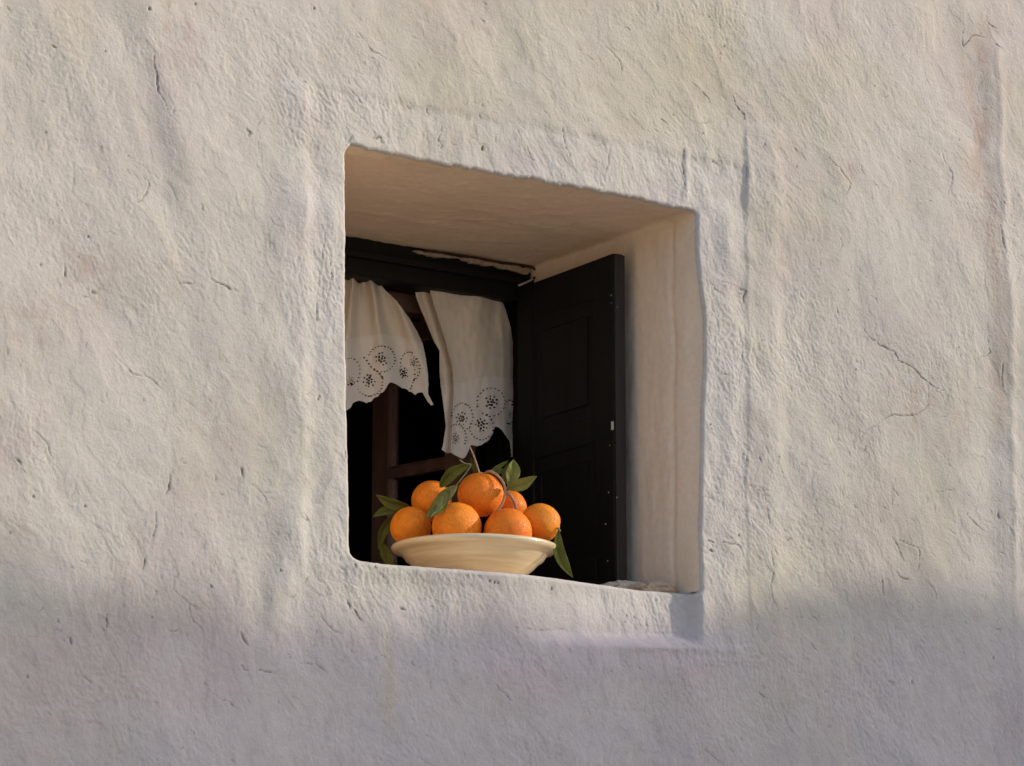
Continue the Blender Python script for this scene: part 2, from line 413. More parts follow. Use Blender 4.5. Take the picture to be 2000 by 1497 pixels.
CR_MAIN = [
    ([(297, 98), (300, 130), (305, 165), (312, 188), (324, 216)], .0016, .0035, .75), ([(324, 216), (345, 245)], .0014, .002, .3),
    ([(1685, 640), (1692, 655), (1715, 675), (1745, 688), (1752, 705), (1790, 728), (1815, 750), (1845, 765)], .0015, .0035, .7),
    ([(1812, 755), (1814, 790), (1790, 810), (1745, 810), (1712, 830), (1665, 865)], .0014, .003, .5), ([(1712, 830), (1718, 850)], .0013, .002, .3),
    ([(1402, 548), (1440, 562), (1456, 570), (1445, 600), (1460, 625)], .0015, .003, .6), ([(1385, 545), (1395, 565), (1410, 575)], .0013, .003, .5),
    ([(1487, 945), (1500, 990), (1505, 1030)], .0015, .003, .55), ([(1612, 310), (1635, 330), (1655, 360), (1645, 385)], .0014, .003, .5),
    ([(1350, 160), (1378, 185), (1390, 205)], .0013, .003, .5), ([(1430, 185), (1437, 205), (1455, 225), (1458, 243)], .0015, .0035, .75),
    ([(1383, 1057), (1398, 1060)], .0018, .004, .9), ([(1386, 1073), (1396, 1077)], .002, .004, .9), ([(1412, 1058), (1430, 1063), (1448, 1067), (1452, 1085)], .0017, .004, .85),
    ([(470, 908), (472, 938)], .0018, .004, .8), ([(25, 895), (38, 912)], .002, .004, .8), ([(283, 1085), (277, 1115)], .0016, .003, .6), ([(207, 1200), (205, 1228)], .0018, .004, .8),
    ([(330, 920), (328, 950), (322, 970)], .002, .003, .6), ([(302, 1000), (300, 1035), (292, 1060)], .0014, .003, .5),
    ([(490, 948), (510, 965), (520, 990)], .0014, .003, .5), ([(335, 1150), (368, 1180), (372, 1205), (395, 1230)], .0014, .003, .4),
    ([(128, 512), (130, 545)], .0016, .004, .7), ([(181, 566), (190, 573)], .0028, .005, 1), ([(77, 515), (80, 520)], .0016, .004, .7), ([(100, 88), (109, 93)], .0018, .004, .8),
    ([(280, 345), (291, 355), (288, 372), (276, 392), (255, 402)], .0014, .003, .45), ([(248, 330), (262, 350)], .0013, .002, .4), ([(325, 355), (350, 400)], .0013, .002, .3),
    ([(388, 398), (400, 415)], .0016, .003, .5), ([(410, 545), (440, 560), (465, 572)], .0018, .004, .6), ([(345, 555), (385, 553)], .0015, .003, .4),
    ([(590, 158), (600, 166)], .0016, .003, .5), ([(480, 250), (487, 258), (484, 266)], .0028, .004, .6), ([(615, 570), (618, 630)], .0016, .003, .4),
    ([(624, 440), (632, 455), (628, 490), (624, 560)], .0012, .002, .3), ([(680, 1180), (700, 1205), (712, 1220)], .0016, .004, .7), ([(678, 1172), (683, 1190)], .002, .004, .7),
    ([(628, 1205), (650, 1230), (672, 1240)], .0014, .003, .5), ([(780, 1185), (795, 1192)], .002, .004, .7), ([(858, 272), (866, 285), (862, 292)], .0015, .003, .6),
    ([(728, 272), (740, 267), (752, 280)], .0018, .004, .6), ([(1095, 245), (1102, 290), (1110, 310)], .0015, .004, .5), ([(1190, 290), (1188, 320), (1182, 340)], .0015, .003, .4),
    ([(1010, 250), (1018, 270)], .0015, .003, .4), ([(830, 205), (843, 225)], .0016, .003, .5), ([(795, 205), (808, 212)], .0016, .003, .5), ([(1335, 280), (1338, 340), (1342, 375)], .0013, .003, .45),
    ([(1455, 290), (1457, 340), (1456, 385)], .0012, .003, .4), ([(865, 245), (858, 270), (856, 290)], .0013, .003, .4), ([(1028, 285), (1035, 310), (1050, 320)], .0014, .003, .4),
    ([(1290, 232), (1310, 245)], .0015, .003, .5), ([(1545, 290), (1560, 300)], .0015, .003, .4), ([(1700, 355), (1712, 372)], .0015, .003, .4), ([(1635, 465), (1640, 480), (1632, 495)], .0013, .003, .4),
    ([(1548, 565), (1560, 570), (1575, 590)], .0014, .003, .5), ([(1632, 600), (1636, 617)], .0016, .003, .5), ([(1925, 660), (1932, 690), (1905, 705)], .0013, .003, .4),
    ([(1885, 55), (1885, 90), (1900, 70), (1930, 72)], .0016, .004, .5), ([(1940, 85), (1960, 95)], .0018, .004, .6), ([(1930, 40), (1950, 55)], .0016, .003, .4),
    ([(1950, 440), (1958, 495)], .002, .004, .5), ([(1955, 700), (1956, 760)], .0016, .003, .4), ([(1745, 1050), (1760, 1075), (1770, 1100)], .0014, .003, .4),
    ([(1760, 1055), (1795, 1070), (1800, 1100), (1793, 1118)], .0014, .003, .4), ([(1725, 1125), (1728, 1150), (1733, 1167)], .0018, .004, .5), ([(1750, 1115), (1770, 1130), (1788, 1133)], .0016, .003, .5),
    ([(1668, 985), (1675, 1000)], .002, .003, .5), ([(1888, 1000), (1892, 1010), (1925, 1038)], .0015, .003, .5), ([(1950, 1000), (1952, 1015)], .0028, .004, .5),
    ([(1580, 1255), (1598, 1272)], .0016, .003, .5), ([(1480, 1350), (1500, 1365)], .0016, .003, .4), ([(1525, 1385), (1540, 1420), (1560, 1445)], .0014, .003, .4), ([(1370, 1460), (1420, 1500)], .0014, .003, .3),
    ([(470, 1235), (485, 1262)], .0026, .006, .4), ([(130, 1245), (137, 1262)], .002, .004, .5), ([(590, 1295), (620, 1295), (645, 1315)], .0015, .003, .4), ([(430, 1365), (450, 1370), (468, 1385)], .0015, .003, .4),
    ([(500, 1305), (520, 1312), (545, 1318)], .0016, .003, .4), ([(470, 1300), (485, 1310)], .002, .003, .4), ([(160, 1320), (175, 1335)], .002, .003, .4), ([(210, 1265), (235, 1305)], .0013, .002, .3),
    ([(960, 1335), (985, 1355), (1000, 1370)], .0015, .003, .4), ([(808, 1290), (812, 1300)], .002, .003, .4), ([(1480, 890), (1486, 905)], .0016, .003, .4), ([(1525, 1310), (1530, 1340)], .0013, .002, .3),
]
CR_MAIN += [([(676, 170), (700, 190), (716, 214)], .0014, .003, .4), ([(690, 262), (668, 300)], .0013, .003, .4), ([(640, 500), (648, 540), (636, 590), (640, 640)], .0013, .003, .45),
            ([(1000, 1225), (1050, 1232), (1110, 1228)], .0013, .002, .3), ([(760, 590), (762, 592)], .001, .001, .1), ([(1440, 640), (1446, 700), (1438, 760)], .0013, .003, .4),
            ([(1500, 1060), (1512, 1110), (1505, 1160), (1520, 1200)], .0014, .003, .4), ([(60, 840), (92, 870), (100, 910)], .0014, .003, .45), ([(220, 690), (260, 730), (300, 742), (330, 775)], .0013, .003, .4),
            ([(1840, 300), (1860, 340), (1850, 390)], .0013, .003, .35), ([(1180, 90), (1210, 120), (1216, 160)], .0014, .003, .4), ([(700, 60), (730, 100), (770, 120)], .0013, .003, .35)]
for pts, w, d, di in CR_MAIN:
    carve(jag(pts), w*0.80, d*0.75, min(1, di*1.35))
for (pu, pv, r, di) in [(943, 291, 4.5, 1), (944, 287, 3, 1), (1446, 1046, 4, 1), (1388, 830, 3.5, 1), (1390, 838, 2.5, .9), (289, 19, 4.5, .8), (381, 8, 4, .8), (615, 16, 4, 1), (206, 101, 2.5, .9),
                         (1705, 170, 3, .9), (1776, 316, 3.4, 1), (1374, 261, 3, .9), (1316, 224, 2.8, .8), (1383, 34, 2, .8), (1403, 50, 2.4, .9), (1413, 91, 3, .9), (1394, 316, 3, .6), (1958, 397, 2.5, 1),
                         (1653, 568, 2.5, .8), (1869, 680, 2.5, .8), (1670, 723, 2.5, .7), (1867, 755, 2.8, .9), (1553, 327, 2.5, .7), (1874, 273, 2.2, .9), (62, 972, 4, 1), (15, 1042, 3, .9), (545, 1116, 3.2, 1), (410, 1147, 4, 1),
                         (672, 886, 5, .8), (671, 893, 4, .8), (960, 1139, 4, .9), (951, 1137, 4, .9), (967, 1141, 3, .8), (1078, 1150, 4, .9), (1254, 1203, 3, .6), (1238, 1200, 3, .5), (1235, 1213, 2.6, .5), (1885, 1275, 2.4, 1),
                         (1612, 1352, 3, .5), (1786, 1332, 6, .4), (1943, 1286, 5, .4), (110, 1215, 4, .6), (52, 1323, 4, .7), (90, 258, 3, .6), (173, 463, 3, .7), (118, 555, 2.4, .6), (100, 430, 2.4, .7), (103, 434, 2.4, .6), (1405, 105, 2.4, .8), (1385, 75, 2.4, .7),
                         (1300, 1170, 3, .4), (730, 1108, 4, .6), (690, 1106, 5, .6), (620, 780, 3, .9), (622, 775, 3, .9), (375, 60, 2.2, .6), (1546, 1122, 2.2, .5), (1452, 888, 3, .6), (1520, 893, 3.4, .9), (163, 990, 3, .7), (295, 1207, 3, .4)]:
    carve([(pu-0.3, pv-r*.35), (pu+0.3, pv+r*.35)], r/1189.*0.50, 0.0035, min(1, di*1.15))
# scattered small fissures following the trowel direction
for k in range(900):
    if k < 520:
        cu, cv = rnd.uniform(-60, 2060), rnd.uniform(-40, 1540)
    else:
        cu, cv = rnd.choice([(rnd.uniform(600, 1450), rnd.uniform(190, 370)), (rnd.uniform(1380, 1700), rnd.uniform(500, 1300)), (rnd.uniform(560, 1360), rnd.uniform(1120, 1320)), (rnd.uniform(0, 650), rnd.uniform(750, 1250)), (rnd.uniform(1500, 1980), rnd.uniform(850, 1250))])
    a = math.radians(rnd.gauss(58, 22))
    L_ = rnd.uniform(5, 26) if rnd.random() < .85 else rnd.uniform(26, 55)
    pts = [(cu, cv)]
    for q in range(max(2, int(L_/7))):
        a2 = a+rnd.gauss(0, 0.45)
        pts.append((pts[-1][0]+7*math.cos(a2), pts[-1][1]+7*math.sin(a2)))
    carve(pts, rnd.uniform(.0009, .0014), rnd.uniform(.0005, .0016), rnd.choice([rnd.uniform(0.0, .25), rnd.uniform(.2, .6)]))
H = H-GR+LIP

# rim rounding and snapping to the opening's outline
ia, ib = np.searchsorted(GX, [-0.42, 0.50]); ja, jb = np.searchsorted(GZ, [2.28, 3.12])
sx, sz = X[ia:ib, ja:jb].copy(), Z[ia:ib, ja:jb].copy()
sdv, nx_, nz_ = sdf(sx, sz, OUT)
RR = 0.007
SD = np.full_like(H, 9.0)
SD[ia:ib, ja:jb] = sdv
Hs = H.copy()
din = np.clip(SD, 0, RR)
H = H - (RR - np.sqrt(np.maximum(RR**2-(RR-din)**2, 0)))*np.where(SD < RR, 1, 0)
near = (SD <= 0) & (SD > -STEP*1.25)
kill = SD <= -STEP*1.25
X[ia:ib, ja:jb] = np.where(near[ia:ib, ja:jb], nx_, sx)
Z[ia:ib, ja:jb] = np.where(near[ia:ib, ja:jb], nz_, sz)

# colour: lime wash, stains, dirt in the cracks, some painted shading
base = np.array([0.512, 0.471, 0.438])
T = np.ones(H.shape+(3,))*base
def stain_or_shading(mask, col, k):
    m = (np.clip(mask, 0, 1)*k)[..., None]
    T[:] = T*(1-m)+T*np.array(col)*m
cl = fbm(X*5+9, Z*5, 61, 4)
stain_or_shading(sstep(0.0, 0.7, cl), (0.94, 0.93, 0.91), 0.7)
stain_or_shading(sstep(0.05, 0.7, fbm(X*2.6, Z*2.6+4, 62, 3)), (0.97, 0.965, 0.90), 0.8)
stain_or_shading(sstep(0.0, 0.7, fbm(X*4.2+3, Z*4.2+4, 66, 3)), (0.95, 0.92, 0.95), 0.8)
stain_or_shading(gauss((u-1290)/150, 1)*gauss((v-170)/90, 1), (0.97, 0.97, 0.88), 0.7)
band = insur*(1-sstep(0, 30, 165+topl-v))*(u < 1456)
stain_or_shading(band, (1.035, 1.045, 1.07), 1.0)
stain_or_shading((1-sstep(120, 175, v-topl))*sstep(600, 900, u)*(1-sstep(1400, 1460, u)), (0.985, 0.985, 0.94), 0.9)
stain_or_shading(gauss((u-1915)/34, 1)*gauss((v-230)/190, 1)*sstep(-.5, .4, fbm(X*25, Z*12, 63, 2)), (0.86, 0.72, 0.66), 0.8)
stain_or_shading(gauss(u-ru+14, 16)*sstep(350, 450, v)*(1-sstep(800, 900, v)), (0.88, 0.77, 0.72), 0.6)
for cu, cv, r in [(410, 822, 38), (325, 975, 22), (180, 520, 50), (1795, 790, 60), (1650, 340, 40), (330, 60, 70), (225, 1140, 40), (60, 640, 60)]:
    stain_or_shading(gauss(np.hypot(u-cu, v-cv)/r, 1)*sstep(-.5, .5, fbm(X*30, Z*30, 64, 2)), (0.88, 0.8, 0.78), 0.7)
stain_or_shading(gauss((u-762)/11, 1)*sstep(1190, 1240, v)*(1-sstep(1380, 1480, v))*sstep(-.6, .3, fbm(X*70, Z*9, 65, 2)), (0.95, 0.92, 0.78), 0.9)
stain_or_shading(gauss((u-1290)/30, 1)*sstep(1290, 1330, v), (0.90, 0.93, 0.96), 0.7)
stain_or_shading(sstep(1150, 1300, v), (1.075, 1.03, 1.095), 1.0)  # lower wall painted lighter and more lilac, to lift its shade
stain_or_shading(sstep(1350, 1500, v)*sstep(-.4, .4, fbm(X*4, Z*4, 67, 2)), (0.94, 0.96, 0.99), 0.8)
stain_or_shading(sstep(0.0, 1.0, -c1)*0.6+0.5*sstep(0.25, 0.0, np.abs(s1))*patch, (0.90, 0.88, 0.87), 0.8)  # crinkle hollows and thin lines darkened, relief shading put into the colour
stain_or_shading(DIRT, (0.12, 0.10, 0.09), 1.0)
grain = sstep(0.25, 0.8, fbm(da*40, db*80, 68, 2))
stain_or_shading(grain, (0.90, 0.88, 0.86), 0.5)

Y = -H
dHx = np.gradient(Hs, axis=0)/np.maximum(np.gradient(GX)[:, None], 1e-6)
dHz = np.gradient(Hs, axis=1)/np.maximum(np.gradient(GZ)[None, :], 1e-6)
nm = np.stack([-dHx, -np.ones_like(H), -dHz], -1)
nm /= np.linalg.norm(nm, axis=-1, keepdims=True)
# faces
I, J = np.meshgrid(np.arange(NI-1), np.arange(NJ-1), indexing='ij')
a = (I*NJ+J).ravel()
quad = np.stack([a, a+NJ, a+NJ+1, a+1], 1)
kf = kill.ravel()
quad = quad[~kf[quad].any(1)]
uf, vf = u.ravel()[quad].mean(1), v.ravel()[quad].mean(1)
wobf = 0*uf
is_sur = (uf > np.interp(vf, [150, 1250], [590, 580])) & (uf < np.interp(vf, [300, 900, 1300], [1455, 1459, 1469])) & (vf > 163+0.187*(uf-590)) & (vf < np.where(uf > 1369, 1300-0.03*(uf-1380), 1255+0.02*(uf-1250)))

def grid_mesh(name, verts, quads, tint, normals=None, mat=None, parent=None):
    used = np.zeros(len(verts), bool); used[quads.ravel()] = True
    idx = np.cumsum(used)-1
    vv = verts[used]; qq = idx[quads]
    me = bpy.data.meshes.new(name)
    me.vertices.add(len(vv)); me.loops.add(qq.size); me.polygons.add(len(qq))
    me.vertices.foreach_set('co', vv.astype(np.float32).ravel())
    me.loops.foreach_set('vertex_index', qq.astype(np.int32).ravel())
    me.polygons.foreach_set('loop_start', (np.arange(len(qq))*4).astype(np.int32))
    me.polygons.foreach_set('loop_total', np.full(len(qq), 4, np.int32))
    me.polygons.foreach_set('use_smooth', np.ones(len(qq), bool))
    me.update(calc_edges=True)
    if tint is not None:
        ca = me.color_attributes.new('tint', 'FLOAT_COLOR', 'POINT')
        t4 = np.ones((len(vv), 4), np.float32); t4[:, :3] = tint[used]
        ca.data.foreach_set('color', t4.ravel())
    if normals is not None:
        me.normals_split_custom_set_from_vertices(normals[used].astype(np.float32))
    return link(name, me, mat, parent)

HOUSE = empty('whitewashed_house', (0, 0, 0))
tag(HOUSE, 'whitewashed house wall of rough lime plaster with a deep square window recess', 'house')
V3 = np.stack([X, Y, Z], -1).reshape(-1, 3)
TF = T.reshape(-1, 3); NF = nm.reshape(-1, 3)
vn = NF.copy()
rimv = (SD.ravel() < RR)
# near the rim let the normal lean into the opening
gxs = np.gradient(SD, axis=0).ravel(); gzs = np.gradient(SD, axis=1).ravel()
gl = np.hypot(gxs, gzs)+1e-9
tt = np.clip(1-SD.ravel()/RR, 0, 1)*0.92
lean = np.stack([-gxs/gl*np.sin(tt*1.4), -np.cos(tt*1.4), -gzs/gl*np.sin(tt*1.4)], 1)
vn[rimv] = (lean+0.6*(NF-np.array([0, -1, 0])))[rimv]
vn /= np.linalg.norm(vn, axis=1, keepdims=True)
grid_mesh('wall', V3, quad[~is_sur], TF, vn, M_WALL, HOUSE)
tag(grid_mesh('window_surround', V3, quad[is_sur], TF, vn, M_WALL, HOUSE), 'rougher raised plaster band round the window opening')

# ------------------------------------------------------------ reveals: ring swept inwards from the outline
DEEP = 0.56
def hat(px, pz):
    # wall height at arbitrary points (bilinear on the core grid)
    fi = (px-GX[i0])/STEP+i0; fj = (pz-GZ[j0])/STEP+j0
    i = np.clip(fi.astype(int), 0, NI-2); j = np.clip(fj.astype(int), 0, NJ-2)
    a, b = fi-i, fj-j
    return Hs[i, j]*(1-a)*(1-b)+Hs[i+1, j]*a*(1-b)+Hs[i, j+1]*(1-a)*b+Hs[i+1, j+1]*a*b
RING = resample(OUT, 0.004)
y0 = -hat(RING[:, 0], RING[:, 1])+RR-0.0008
# ideal square the recess settles to
rc_x0, rc_x1, rc_z0, rc_z1 = -0.321, 0.393, 2.3655, 3.032
ring_rows = []
ys = np.r_[0, 0.004, 0.009, np.linspace(0.016, DEEP, 110)]
sq = RING.copy()
nseg = len(RING)
tin = []
for k, yy in enumerate(ys):
    blend = sstep(0.0, 0.05, np.array(yy))
    tx = np.clip(RING[:, 0], rc_x0, rc_x1); tz = np.clip(RING[:, 1], rc_z0, rc_z1)
    # push points that are near a side onto that side
    dl, dr, dt, db_ = RING[:, 0]-rc_x0, rc_x1-RING[:, 0], rc_z1-RING[:, 1], RING[:, 1]-rc_z0
    mn = np.minimum(np.minimum(dl, dr), np.minimum(dt, db_))
    px = np.where(mn == dl, rc_x0, np.where(mn == dr, rc_x1, tx)); pz = np.where(mn == dt, rc_z1, np.where(mn == db_, rc_z0, tz))
    bx = RING[:, 0]*(1-blend*.9)+px*blend*.9; bz = RING[:, 1]*(1-blend*.9)+pz*blend*.9
    yk = np.maximum(y0, 0)*0+y0+(DEEP-y0)*(yy/DEEP)
    # surface wobble normal to the reveal
    isv = (mn == dl) | (mn == dr)
    coord = np.where(isv, bz, bx)
    ns = 0.0030*gnoise(coord*6, yk*5+3, 71)+np.where(isv, 0.0009*fbm(coord*12, yk*42, 72, 4, .6), 0.0014*fbm(coord*16, yk*34, 73, 4, .6))+0.0004*gnoise(coord*60, yk*90, 74)
    ns = ns*sstep(0, 0.03, np.array(yy))
    ns = ns+np.where(mn == dr, 0.0030*gauss((yk-0.075-0.004*gnoise(coord*8, 0*coord, 76))/0.006, 1)*(-1)*sstep(0, 0.02, np.array(yy)), 0)
    bx = bx+np.where(mn == dl, ns, np.where(mn == dr, -ns, 0)); bz = bz+np.where(mn == dt, -ns, np.where(mn == db_, ns, 0))
    ring_rows.append(np.stack([bx, yk, bz], 1))
    c = np.array([0.78, 0.630, 0.495])*np.ones((nseg, 3))
    m = sstep(-.1, .7, fbm(coord*7, yk*9, 75, 3))[:, None]*0.5
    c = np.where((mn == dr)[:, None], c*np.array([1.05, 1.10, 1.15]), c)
    c = c*(1-m)+c*np.array([0.93, 0.90, 0.86])*m
    tin.append(c)
side = np.where(mn == dl, 0, np.where(mn == dr, 1, np.where(mn == dt, 2, 3)))
RV = np.concatenate(ring_rows); RT = np.concatenate(tin)
nr = len(ys)
K, S = np.meshgrid(np.arange(nr-1), np.arange(nseg), indexing='ij')
S2 = (S+1) % nseg
rq = np.stack([(K*nseg+S).ravel(), (K*nseg+S2).ravel(), ((K+1)*nseg+S2).ravel(), ((K+1)*nseg+S).ravel()], 1)
fs = side[S.ravel()]
# vertex normals over the whole ring so the parts meet without a seam
P = RV.reshape(nr, nseg, 3)
dk = np.gradient(P, axis=0); ds = np.roll(P, -1, 1)-np.roll(P, 1, 1)
rn = np.cross(ds, dk)
rn /= np.linalg.norm(rn, axis=-1, keepdims=True)+1e-12
ctr = np.array([0.036, 0, 2.70])
dirc = (ctr-P)*np.array([1, 0, 1])
rn *= np.sign((rn*dirc).sum(-1, keepdims=True))
rnf = rn.reshape(-1, 3)
# orient the faces inwards
v0, v1, v2 = RV[rq[:, 0]], RV[rq[:, 1]], RV[rq[:, 2]]
fn = np.cross(v1-v0, v2-v0)
flip = (fn*rnf[rq[:, 0]]).sum(1) < 0
rq[flip] = rq[flip][:, ::-1]
for s_, nme, lab in [(0, 'jamb', None), (1, 'jamb', None), (2, 'soffit', None), (3, 'sill', None)]:
    grid_mesh(nme, RV, rq[fs == s_], RT, rnf, M_REVEAL, HOUSE)

# plaster pieces at the sill's right end and the torn plaster over the window head
def lump(name, pts, mat, parent, sub=5):
    bm = bmesh.new()
    bmesh.ops.create_icosphere(bm, subdivisions=sub, radius=1.0)
    (cx, cy, cz), (rx, ry, rz) = pts
    for vtx in bm.verts:
        c = vtx.co
        k = 1+0.25*float(gnoise(np.array(c.x*1.7+cx*9), np.array(c.y*1.7+c.z*2)))+0.1*float(gnoise(np.array(c.x*5), np.array(c.y*5+c.z*4)))
        k += 0.07*float(gnoise(np.array(c.x*11), np.array(c.y*11+c.z*9)))+0.03*float(gnoise(np.array(c.x*30), np.array(c.y*30+c.z*25)))
        c = Vector((math.copysign(abs(c.x)**.75, c.x), math.copysign(abs(c.y)**.75, c.y), math.copysign(abs(c.z)**.8, c.z)))
        vtx.co = Vector((cx+c.x*rx*k, cy+c.y*ry*k, cz+c.z*rz*k))
    return from_bm(name, bm, mat, parent, True)
M_PATCH = noisy('bare_mortar', (0.42, 0.30, 0.21), (0.55, 0.42, 0.32), 60, 0.95, 0.6, 0.001, 0.2)
M_LIME = noisy('loose_lime', (0.50, 0.42, 0.34), (0.60, 0.51, 0.43), 60, 0.95, 0.6, 0.001, 0.2)
o = lump('mortar_patch', ((0.350, 0.082, 2.366), (0.040, 0.038, 0.021)), M_PATCH, HOUSE); tag(o, 'bare brown mortar at the right end of the sill')
o = lump('plaster_lump', ((0.330, 0.135, 2.368), (0.050, 0.045, 0.024)), M_LIME, HOUSE)

# ------------------------------------------------------------ window frame, casement, shutter (parts of the house)
WF = empty('window_frame'); WF.parent = HOUSE
FY = 0.500
zc = float(at(850, 562, 1, FY)[2])
boxobj('head', M_DARK, WF, -0.34, 0.41, FY, 0.575, zc, 3.05, bev=0.004)
boxobj('head_bead', M_DARK, WF, -0.34, 0.41, FY-0.012, FY-0.001, zc+0.030, zc+0.044, bev=0.003)
boxobj('side_post', M_DARK, WF, 0.380, 0.412, FY+0.002, 0.575, 2.36, zc-0.001, bev=0.003)
boxobj('side_post', M_DARK, WF, -0.34, -0.30, FY+0.002, 0.575, 2.36, zc-0.001, bev=0.003)
boxobj('bottom_rail', M_DARK, WF, -0.30, 0.379, FY+0.002, 0.575, 2.35, 2.40, bev=0.003)
boxobj('inner_head', M_BROWN, WF, -0.34, 0.41, 0.590, 0.640, zc-0.028, 3.05, bev=0.004)
boxobj('inner_post', M_DARK, WF, 0.388, 0.412, 0.590, 0.640, 2.36, zc-0.029, bev=0.004)

CM = empty('casement'); CM.parent = HOUSE
hp = Vector((0.355, 0.648, 0))
dirv = Vector((-0.050, 0.30, 0)).normalized()
MC = Matrix(((dirv.x, dirv.y, 0, hp.x), (dirv.y, -dirv.x, 0, hp.y), (0, 0, 1, 0), (0, 0, 0, 1)))
CW = 0.245; zt = 2.968
boxobj('stile', M_BROWN, CM, 0, 0.042, -0.016, 0.016, 2.39, zt, bev=0.004, M=MC)
boxobj('stile', M_BROWN, CM, CW-0.036, CW, -0.016, 0.016, 2.39, zt, bev=0.004, M=MC)
boxobj('rail', M_BROWN, CM, 0.0425, CW-0.0365, -0.0155, 0.0155, zt-0.036, zt-0.0005, bev=0.003, M=MC)
boxobj('rail', M_BROWN, CM, 0.0425, CW-0.0365, -0.0155, 0.0155, 2.3905, 2.44, bev=0.003, M=MC)
boxobj('glazing_bar', M_BROWN, CM, 0.0425, CW-0.0365, -0.010, 0.010, 2.677, 2.695, bev=0.003, M=MC)
boxobj('pane', M_GLASS, CM, 0.040, CW-0.034, -0.0015, 0.0015, 2.438, 2.678, bev=0, M=MC)
boxobj('pane', M_GLASS, CM, 0.040, CW-0.034, -0.0015, 0.0015, 2.694, zt-0.034, bev=0, M=MC)

SH = empty('shutter'); SH.parent = HOUSE
sx0, sx1, sy0, sy1, sz0, sz1 = 0.3435, 0.3695, 0.180, 0.498, 2.374, 2.987
tag(SH, 'dark painted wooden shutter folded back against the right side')
SA = math.atan2(0.0165, 0.317)
MS = Matrix.Translation((sx0, sy0, 0)) @ Matrix.Rotation(-SA, 4, 'Z') @ Matrix.Translation((-sx0, -sy0, 0))
bm = bmesh.new(); box(bm, sx0+0.001, sx1, sy0, sy0+0.060, sz0, sz1, bev=0.004, M=MS); from_bm('stile', bm, M_DARK, SH)
bm = bmesh.new(); box(bm, sx0+0.003, sx1-0.002, sy0-0.0035, sy0-0.0005, sz0+.002, sz1-.003, bev=0.0012, M=MS); from_bm('edge_strip', bm, M_EDGE, SH)
boxobj('stile', M_DARK, SH, sx0+.001, sx1, sy1-0.055, sy1, sz0, sz1, bev=0.004, M=MS)
for za, zb in ((sz1-0.07, sz1), (2.655, 2.70), (sz0, sz0+0.08)):
    boxobj('rail', M_DARK, SH, sx0+0.0015, sx1-0.0005, sy0+0.0605, sy1-0.0555, za, zb-0.0005, bev=0.003, M=MS)
for za, zb in ((2.70, sz1-0.07), (sz0+0.08, 2.655)):
    boxobj('panel', M_DARK, SH, sx0+0.0040, sx1-0.006, sy0+0.058, sy1-0.053, za-0.003, zb+0.003, bev=0, M=MS)
    boxobj('raised_field', M_DARK, SH, sx0+0.0031, sx0+0.0039, sy0+0.085, sy1-0.080, za+0.028, zb-0.028, bev=0.002, M=MS)
nail = None
def shpt(pu, pv):
    p = at(pu, pv, 0, sx0); return p
for pu, pv, r in [(1193, 577, .0016), (1193, 592, .0012), (1188, 962, .0016), (1182, 1024, .0018), (1186, 1096, .0014), (1190, 870, .001)]:
    p = shpt(pu, pv)
    bm = bmesh.new()
    bmesh.ops.create_uvsphere(bm, u_segments=8, v_segments=5, radius=r)
    for q in bm.verts: q.co = Vector((p[0]+0.0008+q.co.x*.5, max(p[1], sy0+.003)+q.co.y, p[2]+q.co.z))
    from_bm('nail', bm, M_METAL, SH, True)
for pu, pv, r in [(1206, 600, .0012), (1205, 972, .0013)]:
    p = at(pu, pv, 1, sy0-.0035)
    bm = bmesh.new()
    bmesh.ops.create_uvsphere(bm, u_segments=8, v_segments=5, radius=r)
    for q in bm.verts: q.co = Vector((p[0]+q.co.x, p[1]+q.co.y*.5, p[2]+q.co.z))
    from_bm('nail', bm, M_METAL, SH, True)
p = shpt(1192, 833)
M_PLATE, _, _ = material('pale_latch_plate', (0.55, 0.52, 0.47), 0.4, 0.5, 0.0)
boxobj('catch_plate', M_PLATE, SH, sx0-.0015, sx0+.0008, sy0+.0005, sy0+.006, p[2]-.0075, p[2]+.0075, bev=.0006)

def tube(name, pts, r, mat, parent, seg=7, taper=None, sub=4):
    pts = [Vector(tuple(float(c) for c in p)) for p in pts]
    # Catmull-Rom smoothing
    S = []
    for k in range(len(pts)-1):
        p0 = pts[max(k-1, 0)]; p1 = pts[k]; p2 = pts[k+1]; p3 = pts[min(k+2, len(pts)-1)]
        for q in range(sub):
            t = q/sub
            S.append(0.5*((2*p1)+(-p0+p2)*t+(2*p0-5*p1+4*p2-p3)*t*t+(-p0+3*p1-3*p2+p3)*t**3))
    S.append(pts[-1])
    bm = bmesh.new(); rings = []
    for k, c in enumerate(S):
        d = (S[min(k+1, len(S)-1)]-S[max(k-1, 0)]).normalized()
        a_ = d.cross(Vector((0.3, 0.9, 0.31))).normalized(); b_ = d.cross(a_)
        rr = r*(1 if taper is None else (1+(taper-1)*k/(len(S)-1)))
        rings.append([bm.verts.new(c+rr*(math.cos(2*math.pi*i/seg)*a_+math.sin(2*math.pi*i/seg)*b_)) for i in range(seg)])
    for A, B in zip(rings, rings[1:]):
        for i in range(seg): bm.faces.new((A[i], A[(i+1) % seg], B[(i+1) % seg], B[i]))
    bm.faces.new(rings[0]); bm.faces.new(rings[-1][::-1])
    return from_bm(name, bm, mat, parent, True)

